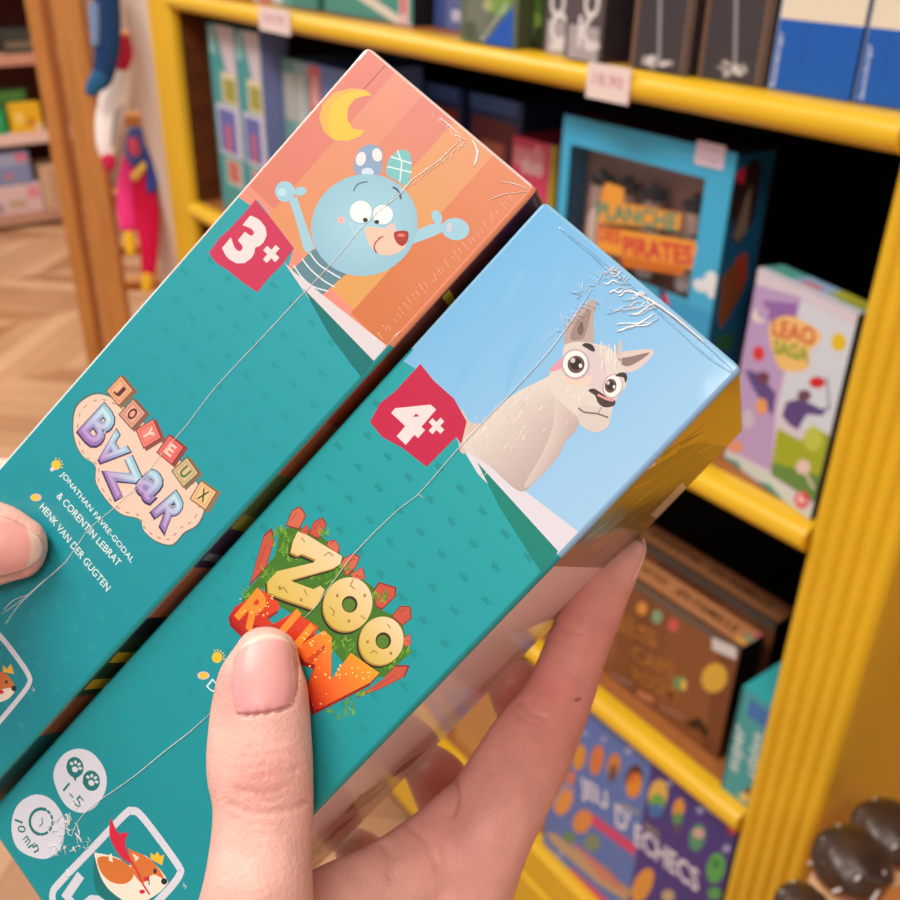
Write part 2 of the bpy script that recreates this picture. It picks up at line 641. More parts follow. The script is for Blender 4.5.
def side_face(f):                                  # the right-hand end of the same box
    return Face(f.mb, f.o + f.uu * f.w, f.d, Z_, f.uu, step=6e-5)
def top_face(f):
    t = Face(f.mb, f.o + Z_ * f.hh, f.uu, f.d, Z_, step=6e-5)
    t.clip = (0, 0, f.w, f.depth)
    return t

T3 = (190, 0, 3.913); T4 = (400, 0, 3.75); T5 = (600, 0, 3.0)
zt, zm, zl, zb = ZS[3], ZS[2], ZS[1], ZS[0]

# --- top shelf
def d(f):
    f.rect(.0, .0, f.w * .62, f.hh, (196, 205, 200)); f.rect(.02, .0, .06, f.hh * .5, (206, 130, 124)); f.rect(.09, .0, .12, .05, (90, 160, 150))
game('white and green game box at the far left end of the top shelf', -1.45, -1.262, zt, zt + .2, .03, .18, (70, 140, 130), d, group='boxes on the top shelf')
def d(f):
    f.poly_ab([(.0, .06), (.0, .045), (.17, .0), (.21, .0)], (222, 214, 200)); f.poly_ab([(.06, .045), (.13, .025), (.16, .03), (.16, .12), (.06, .12)], (206, 116, 100))
    f.rect(.178, .0, .198, .06, (226, 190, 190)); f.rect(.182, .012, .192, .04, (214, 96, 110))
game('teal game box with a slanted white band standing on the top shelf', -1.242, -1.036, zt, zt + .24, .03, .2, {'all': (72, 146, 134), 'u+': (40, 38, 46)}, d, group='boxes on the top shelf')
def d(f):
    f.rect(.0, .0, f.w, .06, (56, 78, 140)); f.rect(.024, .0, f.w, .2, (94, 104, 160)); f.rect(.035, .01, .072, .022, (190, 190, 214)); f.rect(.04, .05, .06, .075, (214, 160, 96))
game('slim blue game box beside the green puzzle on the top shelf', -1.02, -.942, zt, zt + .22, .05, .15, {'all': (60, 84, 150), 'u-': (40, 40, 56)}, d, group='boxes on the top shelf')
def d(f):
    f.rect(0, 0, f.w, f.hh, (98, 112, 84)); f.ell(478, 14, 12, 20, (116, 122, 110)); f.ell(500, 2, 12, 14, (120, 160, 80)); f.ell(470, 30, 7, 9, (84, 92, 74)); f.ell(488, 5, 5, 6, (170, 180, 120))
    f.poly_t([(305, 178), (425, 20), (424, 196)], T4, (34, 92, 190))
    f.text(' Ravensburger', 483.5, 43, 509, 5, 5, (226, 232, 242))
game('green puzzle box with a blue corner triangle on the top shelf', -.9, -.806, zt, zt + .2, -.003, .05, (84, 96, 70), d, cat='puzzle box', group='boxes on the top shelf', name='puzzle_box')
def d(f):
    f.ell(528, 8, 14, 18, (70, 104, 40)); f.ell(536, 20, 6, 8, (110, 140, 60)); f.ell(522, 24, 5, 5, (38, 58, 26)); f.rect(.0, .0, f.w, .006, (30, 40, 20))
    f.letter('SUV', 526, 36, 20, 9, (196, 176, 170), 0, .02)
game('dark green slim game box beside the blue corner triangle', -.803, -.7785, zt, zt + .2, .016, .12, (44, 58, 28), d, group='boxes on the top shelf')
for k, (xa, xb, ya, lab, ch) in enumerate(((-.777, -.736, .008, 'left of the two black and white lettered boxes on the top shelf', ((558, 2, 'O'), (558, 28, 'C'))),
                                  (-.7345, -.684, -.004, 'right of the two black and white lettered boxes on the top shelf', ((592, 3, 'O'), (586, 32, 'K'))))):
    def d(f):
        f.rect(0, 0, f.w, f.hh, (88, 78, 82)); f.rect(f.w * .1, 0, f.w * .9, .03, (176, 166, 168)); f.ell(ch[0][0], 46, 8, 5, (222, 214, 214))
        for cx, cy, c in ch:
            f.letter(c, cx, cy, 19, 25, (226, 220, 220), 0, .03)
    game(lab, xa, xb, zt, zt + .2, ya, .14, (60, 52, 56), d, group='black and white lettered boxes')
def d(f):
    f.rect(0, .065, f.w, .15, (190, 120, 62)); f.rect(.006, .01, .02, .03, (70, 76, 110))
game('narrow dark box with an orange picture set back on the top shelf', -.682, -.655 - .0015, zt, zt + .2, .034, .1, (44, 42, 60), d, group='boxes on the top shelf')
for xa, xb, ya, cx, lab in ((-.654, -.586, .003, 659, 'left of the two dark grey boxes with a sparkling burst'), (-.581, -.5125, .0105, 735, 'right of the two dark grey boxes with a sparkling burst')):
    def d(f):
        f.rect(0, 0, f.w, f.hh, (66, 60, 64)); f.rect(0, 0, .005, f.hh, (122, 92, 74)); f.rect(f.w - .008, 0, f.w, f.hh, (126, 98, 78)); f.rect(f.w - .005, 0, f.w - .002, f.hh, (60, 52, 52))
        b = 66 if cx < 700 else 74
        f.stroke([(cx, b - 8), (cx + 2, -30)], 4, (150, 146, 150))
        for k in range(26):
            a = random.uniform(0, 2 * math.pi); r = random.uniform(1, 15)
            f.ell(cx - 1 + r * math.cos(a), b - 5 + r * .55 * math.sin(a), 3.2, 2.4, random.choice([(226, 220, 218), (180, 174, 174), (140, 134, 136)]), n=8)
    game(lab, xa, xb, zt, zt + .22, ya, .12, {'all': (62, 56, 60), 'u-': (84, 66, 58)}, d, group='dark grey burst boxes')
for xa, xb, ya, lab, tx in ((-.5085, -.4335, .012, 'white over blue puzzle box in the middle right of the top shelf', ((770, 86), (780, 30))),
                            (-.432, -.3765, .014, 'last white over blue puzzle box at the right end of the top shelf', ((859, 98), (869, 42)))):
    def d(f):
        h0 = .0525
        f.rect(0, h0, f.w, f.hh, (232, 222, 200)); f.rect(0, 0, f.w, h0, (28, 94, 186)); f.rect(.0, .0, .0014, f.hh, (150, 166, 200))
        f.text('Ravensburger', tx[0][0] + 6, tx[0][1] + 1, tx[1][0] + 5, tx[1][1] + 2, 6.5, (224, 230, 240), .01)
        f.rect(f.w * .35, .02, f.w * .37, .05, (24, 82, 168)); f.rect(f.w * .75, h0 + .03, f.w * .8, h0 + .06, (222, 208, 160))
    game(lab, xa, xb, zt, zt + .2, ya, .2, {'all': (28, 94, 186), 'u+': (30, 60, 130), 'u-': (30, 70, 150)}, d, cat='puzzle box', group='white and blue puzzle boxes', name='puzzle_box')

# --- middle shelf, left
for k, (xa, xb) in enumerate(((-1.624, -1.526), (-1.5235, -1.44))):
    def d(f):
        w = f.w
        f.rect(0, 0, w, f.hh, (64, 152, 158)); f.poly_ab([(w * .3, .306), (w * .98, .306), (w * .98, .17), (w * .9, .17)], (206, 196, 206)); f.rect(w * .05, .26, w * .25, .3, (150, 200, 200))
        f.rect(w * .38, .185, w * .95, .235, (214, 208, 176)); f.rect(w * .46, .19, w * .9, .225, (160, 156, 70))
        f.rect(w * .1, .1, w * .98, .182, (206, 204, 224)); f.rect(w * .16, .105, w * .8, .175, (96, 104, 178)); f.rect(w * .38, .105, w * .58, .15, (196, 100, 120))
        f.rect(w * .3, .05, w * .9, .095, (190, 204, 200)); f.rect(w * .36, .055, w * .8, .092, (196, 110, 100))
    game(('first' if k == 0 else 'second') + ' teal picture box from the left post on the middle shelf', xa, xb, zm, zm + .306, .03, .05, {'all': (64, 152, 158), 'u+': (120, 132, 190)}, d, group='tall teal picture boxes')
def d(f):
    w = f.w
    f.rect(0, 0, w * .5, f.hh, (124, 172, 170)); f.rect(w * .5, 0, w * .97, f.hh, (150, 190, 190))
    for a, b in ((.06, .3), (.3, .46), (.55, .8)):
        f.rect(w * a, f.hh - .09, w * b, f.hh - .02, (196, 196, 190)); f.rect(w * a, f.hh - .2, w * b, f.hh - .12, (96, 170, 160))
        f.rect(w * a, f.hh - .26, w * b, f.hh - .22, (200, 206, 210))
game('pale green box half hidden behind the orange topped box', -1.437, -1.352, zm, zm + .271, .063, .18, (130, 176, 172), d, group='boxes on the middle shelf')
def d(f):
    w = f.w
    f.rect(w * .02, f.hh - .075, w * .32, f.hh - .004, (220, 110, 120)); f.rect(w * .1, f.hh - .06, w * .25, f.hh - .02, (236, 190, 190)); f.rect(w * .4, f.hh - .1, w, f.hh - .03, (118, 150, 208))
game('blue box with a red corner half hidden behind the orange topped box', -1.35, -1.235, zm, zm + .274, .06, .13, (100, 132, 200), d, group='boxes on the middle shelf')
for xa, xb, lab, cc in ((-1.265, -1.15, 'dark red and blue box deep in the middle shelf', (150, 62, 50)), (-1.135, -1.02, 'dark brown box deep in the middle shelf, right of the red one', (120, 52, 40))):
    def d(f):
        f.rect(.006, .0, f.w - .012, f.hh - .03, cc)
        f.rect(0, f.hh - .02, f.w, f.hh, (70, 100, 160)); f.rect(f.w - .012, 0, f.w, f.hh, (36, 50, 96)); f.rect(.03, .14, .08, .19, (214, 120, 90))
        f.rect(.02, .05, .09, .1, (70, 110, 60))
    game(lab, xa, xb, zm, zm + .25, .2, .12, (44, 56, 96), d, group='boxes deep in the middle shelf')
def d(f):
    f.rect(.004, f.hh - .034, f.w - .022, f.hh - .012, (238, 150, 168)); f.letter('duo', 532, 166, 26, 14, (246, 216, 222), 0, .02); f.ell(538, 150, 4, 5, (246, 150, 170)); f.rect(f.w - .012, 0, f.w, f.hh, (176, 160, 40))
game('bright pink game box left of the big blue pirate box', -.923, -.842, zm, zm + .236, .1, .14, {'all': (226, 70, 112), 'u+': (150, 140, 40)}, d, group='boxes on the middle shelf')

# --- pirate box with a plastic window
T6 = (540, 100, 3.6)
px0, px1, py, pd, ph = -.763, -.541, .03, .058, .290
pirate = tag(empty('pirate_game_box', (px0 + (px1 - px0) / 2, py + pd / 2, zm)), 'large sky blue pirate game box with a clear window on the middle shelf', 'game box')
mb = MB()
po = V((px0, py, zm + .0006))
f0 = Face(mb, po, X_, Z_, -Y_)
W_TL, W_TR, W_BR, W_BL = (f0.px(T6[0] + x / 3.6, T6[1] + y / 3.6) for x, y in ((132, 148), (622, 268), (592, 452), (112, 400)))
wx0, wx1, wz0, wz1 = .013, .192, .145, .262
blue = (66, 176, 222)
def fr(a0, b0, a1, b1, c):                         # bars of the front board around the window opening
    mb.box(po + X_ * a0 + Z_ * b0, X_ * (a1 - a0), Y_ * .002, Z_ * (b1 - b0), c, bevel=0)
pw = px1 - px0
fr(0, wz1, pw, ph, blue); fr(0, 0, pw, wz0, (70, 170, 212)); fr(0, wz0, wx0, wz1, blue); fr(wx1, wz0, pw, wz1, blue)
mb.box(po + Y_ * .002 + X_ * (pw - .002), X_ * .002, Y_ * (pd - .004), Z_ * ph, (30, 96, 140), bevel=0)
mb.box(po + Y_ * .002, X_ * .002, Y_ * (pd - .004), Z_ * ph, (40, 110, 160), bevel=0)
mb.box(po + Y_ * .002 + Z_ * (ph - .002), X_ * pw, Y_ * (pd - .004), Z_ * .002, (72, 30, 30), bevel=0)
mb.box(po + Y_ * .002, X_ * pw, Y_ * (pd - .004), Z_ * .002, (40, 30, 30), bevel=0)
mb.box(po + Y_ * (pd - .002), X_ * pw, Y_ * .002, Z_ * ph, (60, 36, 34), bevel=0)
f = Face(mb, po, X_, Z_, -Y_, step=6e-5)
f.clip = (0, 0, pw, ph)
f.grad_rect(.0, .0, pw, wz0 - .004, lambda p: tuple(int(a + (b - a) * min(1, p[1] / .13)) for a, b in zip((120, 196, 220), (54, 156, 208))), 2, 8)
OR, OD = (236, 160, 62), (214, 120, 48)
for k, pl in enumerate(([(225, 320), (240, 296), (305, 318), (300, 370), (510, 408), (505, 470), (205, 440)], [(205, 450), (558, 508), (565, 530), (545, 610), (205, 545)], [(290, 560), (520, 600), (515, 632), (300, 600)])):
    f.poly_t(pl, T6, (206, 112, 40) if k == 2 else OR)
f.text(' PLANCHE', T6[0] + 205 / 3.6, T6[1] + 425 / 3.6, T6[0] + 492 / 3.6, T6[1] + 476 / 3.6, 15, (40, 142, 120), .025)
f.text('DES', T6[0] + 208 / 3.6, T6[1] + 505 / 3.6, T6[0] + 290 / 3.6, T6[1] + 520 / 3.6, 12, (206, 60, 60), .03)
f.text('PIRATES', T6[0] + 300 / 3.6, T6[1] + 558 / 3.6, T6[0] + 548 / 3.6, T6[1] + 598 / 3.6, 17, (206, 50, 66), .03)
for cx, cy, rx, ry in ((590, 670, 36, 22), (615, 650, 24, 34), (575, 660, 24, 16), (620, 690, 18, 24)):
    f.ell_t(cx, cy, rx, ry, T6, (226, 232, 240))
f.poly_t([(425, 680), (450, 690), (470, 750), (440, 730)], T6, (30, 26, 36)); f.poly_t([(440, 700), (455, 700), (468, 745), (450, 735)], T6, (216, 40, 90))
f.text('a partir de 5 ans', T6[0] + 215 / 3.6, T6[1] + 138 / 3.6, T6[0] + 395 / 3.6, T6[1] + 180 / 3.6, 4, (120, 196, 226))
f.text('2 a 4 joueurs', T6[0] + 430 / 3.6, T6[1] + 190 / 3.6, T6[0] + 550 / 3.6, T6[1] + 216 / 3.6, 4, (120, 196, 226))
sf = Face(mb, po + X_ * pw, Y_, Z_, X_, step=6e-5)
sf.clip = (0, 0, pd, ph)
sf.poly_t([(700, 280), (775, 205), (800, 240), (770, 430), (715, 520), (690, 510), (700, 420), (672, 460)], T6, (52, 34, 34)); sf.poly_t([(705, 260), (740, 240), (735, 300), (705, 295)], T6, (196, 50, 74))
sf.poly_t([(740, 350), (765, 300), (745, 470), (710, 515), (695, 490)], T6, (136, 120, 104))
sf.poly_t([(655, 640), (735, 545), (748, 560), (735, 680), (690, 760), (650, 830), (640, 790)], T6, (140, 84, 50)); sf.poly_t([(705, 570), (742, 548), (745, 640), (712, 690)], T6, (186, 70, 44)); sf.poly_t([(632, 850), (700, 838), (690, 900), (632, 900)], T6, (50, 110, 80))
mb.build('carton', M_CARD, pirate)
mb = MB(); mb.box(po + X_ * (wx0 - .004) + Z_ * (wz0 - .004) + Y_ * .0025, X_ * (wx1 - wx0 + .008), Y_ * .0006, Z_ * (wz1 - wz0 + .008), (255, 255, 255), bevel=0)
mb.build('window_film', M_GLASS, pirate)
mb = MB()                                          # grey and rosy pirate figures on a brown inner tray
mb.box(po + X_ * .006 + Y_ * .036 + Z_ * .1, X_ * (pw - .012), Y_ * .009, Z_ * .18, (190, 140, 124), bevel=0)
mb.build('inner_tray', M_CARD, pirate)
for cx, cc in ((.045, (240, 214, 204)), (.082, (180, 140, 134)), (.118, (226, 216, 220)), (.172, (206, 196, 196))):
    mb = MB()
    base = po + X_ * cx + Y_ * .018
    vs, fs = tube([(base + Z_ * .15, .012, .009), (base + Z_ * .185, .014, .010), (base + Z_ * .2, .008, .008), (base + Z_ * .206, .011, .010), (base + Z_ * .222, .010, .010), (base + Z_ * .232, .015, .012), (base + Z_ * .236, .006, .006)], Y_)
    mb.mesh(vs, fs, lambda p: cc if p.z < zm + .205 else ((206, 172, 160) if p.z < zm + .226 else (44, 34, 38)))
    mb.build('figure', M_PLAIN, pirate, smooth=True)
mb = MB()
f = Face(mb, po - Y_ * .0009, X_, Z_, -Y_, step=6e-5)
a, b = f.px(T6[0] + 560 / 3.6, T6[1] + 185 / 3.6), f.px(T6[0] + 655 / 3.6, T6[1] + 262 / 3.6)
mb.box(po + X_ * a[0] + Z_ * (b[1] + .002) - Y_ * .0008, X_ * (b[0] - a[0]), Y_ * .0007, Z_ * .021, (226, 208, 226), bevel=0)
f.text('19,90', T6[0] + 575 / 3.6, T6[1] + 220 / 3.6, T6[0] + 640 / 3.6, T6[1] + 238 / 3.6, 5, (190, 150, 190))
mb.build('price_sticker', M_CARD, pirate)

# --- knight card game box
TK = (720, 260, 3.2125)
def d(f):
    w, h = f.w, f.hh
    f.rect(0, 0, w, h, (214, 206, 220)); f.poly_t([(105, 75), (262, 120), (180, 480), (165, 680), (15, 600)], TK, (184, 158, 206)); f.poly_t([(140, 130), (250, 140), (240, 200), (150, 190)], TK, (146, 104, 176)); f.ell_t(128, 178, 24, 24, TK, (226, 220, 214)); f.ell_t(140, 170, 20, 20, TK, (184, 158, 206))
    f.poly_t([(262, 130), (435, 215), (350, 600), (190, 480)], TK, (208, 218, 232))
    f.poly_t([(185, 540), (260, 580), (300, 530), (360, 570), (325, 770), (240, 720), (165, 670)], TK, (160, 174, 40)); f.poly_t([(170, 650), (340, 700), (320, 790), (165, 690)], TK, (96, 140, 70)); f.ell_t(300, 575, 30, 40, TK, (190, 200, 80))
    f.poly_t([(15, 610), (90, 650), (160, 690), (300, 810), (298, 838), (15, 650)], TK, (206, 216, 214)); f.poly_t([(15, 630), (60, 650), (75, 690), (15, 660)], TK, (66, 160, 146)); f.poly_t([(120, 710), (160, 720), (200, 765), (190, 780)], TK, (66, 160, 146))
    f.poly_t([(165, 200), (230, 180), (320, 230), (315, 270), (290, 290), (280, 350), (205, 355), (175, 310), (160, 250)], TK, (238, 196, 120), True)
    f.text('LEAO', TK[0] + 168 / TK[2], TK[1] + 242 / TK[2], TK[0] + 305 / TK[2], TK[1] + 278 / TK[2], 15, (206, 96, 70), .03)
    f.text('SAGA', TK[0] + 172 / TK[2], TK[1] + 300 / TK[2], TK[0] + 285 / TK[2], TK[1] + 332 / TK[2], 13, (128, 160, 50), .03)
    f.ell_t(382, 264, 24, 30, TK, (226, 194, 36))
    f.ell_t(125, 300, 18, 24, TK, (216, 52, 56)); f.ell_t(313, 393, 26, 18, TK, (206, 36, 44))
    f.poly_t([(80, 350), (130, 365), (180, 430), (170, 500), (130, 450), (100, 400)], TK, (92, 74, 140)); f.ell_t(140, 378, 20, 20, TK, (110, 60, 86))
    f.poly_t([(200, 500), (215, 455), (260, 445), (330, 480), (350, 470), (330, 500), (280, 495), (250, 545), (225, 530)], TK, (88, 70, 132)); f.ell_t(272, 435, 22, 18, TK, (110, 66, 84)); f.stroke_t([(345, 380), (352, 480)], 6, TK, (120, 116, 130))
    f.ell_t(135, 470, 18, 26, TK, (232, 160, 100)); f.ell_t(90, 510, 20, 30, TK, (200, 190, 210)); f.ell_t(50, 600, 26, 20, TK, (226, 150, 120))
    f.ell_t(268, 665, 24, 24, TK, (226, 200, 190)); f.stroke_t([(275, 680), (300, 730)], 10, TK, (220, 206, 190)); f.ell_t(264, 770, 24, 28, TK, (220, 40, 80)); f.letter('8+', TK[0] + 264 / TK[2], TK[1] + 770 / TK[2], 9, 9, (240, 230, 230), 0, .03)
    t = top_face(f)
    t.rect(0, 0, w, f.depth, (90, 168, 160)); t.rect(w * .3, .0, w * .75, f.depth, (150, 186, 220)); t.rect(w * .35, f.depth * .3, w * .55, f.depth * .6, (214, 120, 140)); t.rect(w * .62, f.depth * .35, w, f.depth, (176, 176, 60)); t.rect(0, 0, w, .006, (226, 222, 232))
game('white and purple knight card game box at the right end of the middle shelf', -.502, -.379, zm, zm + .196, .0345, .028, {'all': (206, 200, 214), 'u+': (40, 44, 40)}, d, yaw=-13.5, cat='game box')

# --- lower shelf: plank patterned boxes
TW = (580, 500, 2.8125)
def plank(front):
    def d(f):
        w, h = f.w, f.hh
        f.rect(0, 0, w, h, (134, 82, 50))
        n = 9
        for k in range(n):
            c = random.choice([(144, 90, 56), (128, 78, 46), (138, 84, 50), (120, 70, 42)])
            f.rect(w * k / n + .0006, 0, w * (k + 1) / n - .0006, h * .97, c)
        f.rect(0, 0, .0015, h, (70, 42, 26)); f.rect(0, h - .012, w, h, (104, 88, 78))
        t = top_face(f)
        t.rect(0, 0, w, f.depth, (92, 56, 36)); t.rect(.0, f.depth * .1, w, f.depth * .92, (190, 128, 84))
        t.text_ab('ENQUETES', (w * .06, f.depth * .38), (w * .42, f.depth * .38), f.depth * .3, (84, 50, 32), .02)
        t.text_ab('EN FAMILLE', (w * .5, f.depth * .38), (w * .9, f.depth * .38), f.depth * .3, (84, 50, 32), .02)
        if front:
            for cx, cy, c in ((175, 305, (220, 150, 70)), (217, 328, (130, 170, 130)), (262, 352, (206, 90, 90))):
                f.ell_t(cx, cy, 15, 19, TW, c)
            f.ell_t(378, 500, 36, 42, TW, (222, 176, 66), 20); f.ell_t(280, 515, 20, 20, TW, (110, 150, 96)); f.ell_t(292, 520, 9, 16, TW, (226, 190, 90))
            for x, y, s in ((100, 330, 'ES'), (150, 420, 'CAPE'), (150, 480, 'ROOM')):
                f.text(s, TW[0] + x / TW[2], TW[1] + (y + 30) / TW[2], TW[0] + (x + 120) / TW[2], TW[1] + (y + 90) / TW[2], 14, (168, 108, 46), .02)
            f.poly_t([(310, 620), (335, 610), (365, 655), (350, 668), (330, 640)], TW, (44, 26, 18)); f.poly_t([(295, 625), (320, 625), (345, 650), (310, 640)], TW, (52, 30, 20))
            f.poly_t([(160, 530), (210, 555), (205, 575), (160, 550)], TW, (196, 130, 90)); f.poly_t([(90, 480), (150, 515), (148, 530), (90, 498)], TW, (150, 110, 92)); f.poly_t([(225, 570), (295, 605), (290, 620), (225, 588)], TW, (150, 106, 84))
            f.poly_t([(372, 385), (440, 415), (440, 450), (372, 420)], TW, (216, 210, 212))
            for k, c in enumerate(((222, 170, 70), (120, 160, 130), (206, 90, 110))):
                t.rect(w * .93 + k * .004, f.depth * (.15 + .25 * k), w * .93 + .012 + k * .004, f.depth * (.35 + .25 * k), c)
    return d
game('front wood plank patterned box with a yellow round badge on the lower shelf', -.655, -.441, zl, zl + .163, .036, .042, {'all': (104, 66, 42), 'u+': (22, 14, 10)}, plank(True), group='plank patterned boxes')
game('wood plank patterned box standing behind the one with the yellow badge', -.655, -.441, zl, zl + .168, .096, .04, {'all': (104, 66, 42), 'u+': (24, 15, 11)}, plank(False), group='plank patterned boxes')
def d(f):
    w, h = f.w, f.hh
    f.rect(0, 0, w, h, (70, 164, 172)); f.rect(0, 0, .004, h, (44, 130, 140))
    f.text('super', 741, 776, 749, 731, 11, (206, 226, 226), .02); f.text('cibles', 755, 780, 762, 735, 9, (206, 226, 226), .02)
    f.ell(757, 714, 8, 6, (70, 66, 70)); f.ell(753, 793, 10, 6, (110, 80, 80)); f.ell(744, 797, 5, 5, (220, 200, 120)); f.rect(.012, h - .03, w, h - .008, (60, 120, 190)); f.ell(768, 692, 7, 6, (226, 220, 150))
    t = top_face(f)
    t.rect(0, 0, w, f.depth, (60, 180, 186))
game('small teal box leaning out beside the right post on the lower shelf', -.4135, -.376 + .0, zl, zl + .146, .008, .12, {'all': (60, 170, 178), 'u-': (26, 70, 78)}, d)

# --- bottom shelf: chess set box
TC = (520, 680, 3.75)
def d(f):
    w, h = f.w, f.hh
    xm = .1625
    f.rect(0, 0, xm, h, (94, 126, 198)); f.rect(xm, 0, w, h, (70, 58, 138)); f.rect(0, 0, .002, h, (60, 90, 160))
    f.text('JEU', TC[0] + 232 / TC[2], TC[1] + 448 / TC[2], TC[0] + 335 / TC[2], TC[1] + 512 / TC[2], 19, (236, 234, 246), .022)
    f.text("D'", TC[0] + 360 / TC[2], TC[1] + 545 / TC[2], TC[0] + 415 / TC[2], TC[1] + 585 / TC[2], 20, (236, 234, 246), .022)
    f.text('ECHECS', TC[0] + 430 / TC[2], TC[1] + 615 / TC[2], TC[0] + 668 / TC[2], TC[1] + 800 / TC[2], 20, (236, 234, 246), .022)
    for pl in ([(265, 498), (435, 620), (430, 660), (262, 535)], [(185, 700), (330, 825), (320, 850), (180, 728)]):
        f.poly_t(pl, TC, (222, 70, 120))
    for cx, cy, rx, ry, c in ((222, 290, 24, 50, (226, 156, 60)), (288, 300, 24, 58, (224, 130, 70)), (352, 320, 24, 46, (216, 140, 60)), (348, 350, 14, 36, (110, 80, 70)), (428, 370, 32, 54, (90, 46, 46)), (428, 395, 28, 48, (236, 150, 50)), (426, 365, 14, 18, (226, 110, 60)), (190, 368, 18, 26, (220, 130, 90)),
                              (518, 430, 36, 58, (232, 190, 90)), (515, 460, 30, 34, (110, 176, 90)), (510, 490, 26, 26, (60, 120, 190)), (595, 485, 22, 42, (230, 160, 70)), (592, 520, 18, 26, (90, 160, 90)), (590, 555, 14, 20, (100, 80, 100)), (665, 590, 30, 52, (80, 156, 120)), (670, 575, 22, 20, (216, 180, 170)), (735, 705, 34, 58, (90, 180, 90)), (735, 690, 14, 18, (50, 140, 70)), (730, 800, 26, 24, (90, 170, 90))):
        f.ell_t(cx, cy, rx, ry, TC, c, 10)
    for cx, cy, r in ((245, 200, 12), (315, 222, 13), (408, 264, 18), (562, 385, 14), (676, 488, 16), (775, 632, 18), (150, 655, 12)):
        for a in (0, 60, 120):
            f.ell_t(cx, cy, r, r * .3, TC, (170, 176, 226), a)
    for cx, cy, rx, ry, c in ((160, 440, 40, 58, (170, 150, 170)), (165, 460, 28, 50, (236, 160, 80)), (235, 530, 34, 46, (232, 150, 80)), (270, 610, 30, 34, (130, 150, 120)), (185, 590, 26, 20, (110, 150, 100)), (460, 770, 34, 70, (232, 160, 70)), (556, 810, 24, 24, (200, 180, 140))):
        f.ell_t(cx, cy, rx, ry, TC, c, 25)
    f.poly_t([(100, 570), (130, 575), (420, 790), (400, 830), (290, 760), (120, 610)], TC, (200, 170, 130))
    for k in range(6):
        f.stroke_t([(200 + 26 * k, 610 + 20 * k), (300 + 20 * k, 740 + 12 * k)], 9, TC, (216, 120, 110) if k % 2 else (220, 150, 130))
    f.text('pour', TC[0] + 388 / TC[2], TC[1] + 488 / TC[2], TC[0] + 450 / TC[2], TC[1] + 520 / TC[2], 6, (206, 190, 90)); f.text('tous', TC[0] + 470 / TC[2], TC[1] + 555 / TC[2], TC[0] + 520 / TC[2], TC[1] + 590 / TC[2], 6, (206, 190, 90))
    f.poly_t([(695, 450), (770, 505), (765, 530), (690, 480)], TC, (176, 170, 214)); f.ell_t(800, 555, 22, 26, TC, (214, 50, 90))
game('wide blue and purple chess set box on the bottom shelf', -.667, -.38, zb, zb + .308, .003, .06, {'all': (80, 96, 176), 'w-': (50, 40, 90)}, d, cat='game box')
def d(f):
    f.rect(0, 0, f.w, f.hh, (196, 140, 84)); f.ell(536, 812, 8, 10, (100, 140, 60)); f.ell(528, 796, 8, 6, (214, 190, 80)); f.ell(533, 832, 6, 4, (110, 76, 50))
game('tan and green box left of the chess set on the bottom shelf', -.9, -.675, zb, zb + .27, .02, .08, (180, 126, 76), d, group='boxes on the bottom shelf')

# --- price cards on the shelf edge
for p, q, lab, tx in (((258, 6), (290, 30), 'small white price card on the left of the top shelf edge', '24,90'), ((588, 67), (628, 100), 'small white price card in the middle of the top shelf edge', '18,90')):
    a, b = on_plane(*p, V((0, -.0135, 0)), Y_), on_plane(*q, V((0, -.0135, 0)), Y_)
    mb = MB()
    o = V((a.x, -.0135, zt - .029))
    mb.box(o, X_ * (b.x - a.x), Y_ * .0012, Z_ * .031, (238, 218, 214), bevel=0)
    f = Face(mb, o, X_, Z_, -Y_, step=6e-5)
    f.text_ab(tx, ((b.x - a.x) * .15, .011), ((b.x - a.x) * .85, .011), .012, (206, 140, 160), .01)
    tag(mb.build('price_tag', M_CARD, loc=o), lab, 'price tag', 'price cards on the shelf edge')
# ------------------------------------------------------------------ left of the bookcase: display rack, toys, far shelves
rack = tag(empty('display_rack', (-2.05, -0.1, 0)), 'light pine display rack of upright posts and slats with plush toys hanging on it', 'rack')
def upright(x, y, w, dpt, yaw, name='post'):
    r = math.radians(yaw)
    u, d = V((math.cos(r), math.sin(r), 0)), V((-math.sin(r), math.cos(r), 0))
    mb = MB(); mb.box(V((x, y, 0)) - u * w / 2 - d * dpt / 2, u * w, d * dpt, Z_ * 2.0, (0, 0, 0), bevel=.004)
    return mb.build(name, M_PINE, rack)
pA, pB = at(105, 240, 2.0), at(79, 240, 2.06)
upright(pA.x - .004, pA.y, .056, .03, 52)
upright(pB.x - .012, pB.y, .03, .05, 52)
pC = at(182, 100, 2.35)
for x0_, y0_, z_, d_ in ((150, 36, 0, 0), (150, 120, 0, 0), (150, 206, 0, 0), (150, 268, 0, 0), (150, 312, 0, 0)):
    q = at(x0_ - 25, y0_, 2.06)
    mb = MB()
    u = V((math.cos(math.radians(60)), math.sin(math.radians(60)), 0))
    mb.box(V((pA.x, pA.y, q.z)) + u * .03 + V((-.11, .03, 0)), u * .2, V((-u.y, u.x, 0)) * .05, Z_ * .022, (0, 0, 0), bevel=.003)
    mb.build('slat', M_PINE, rack)

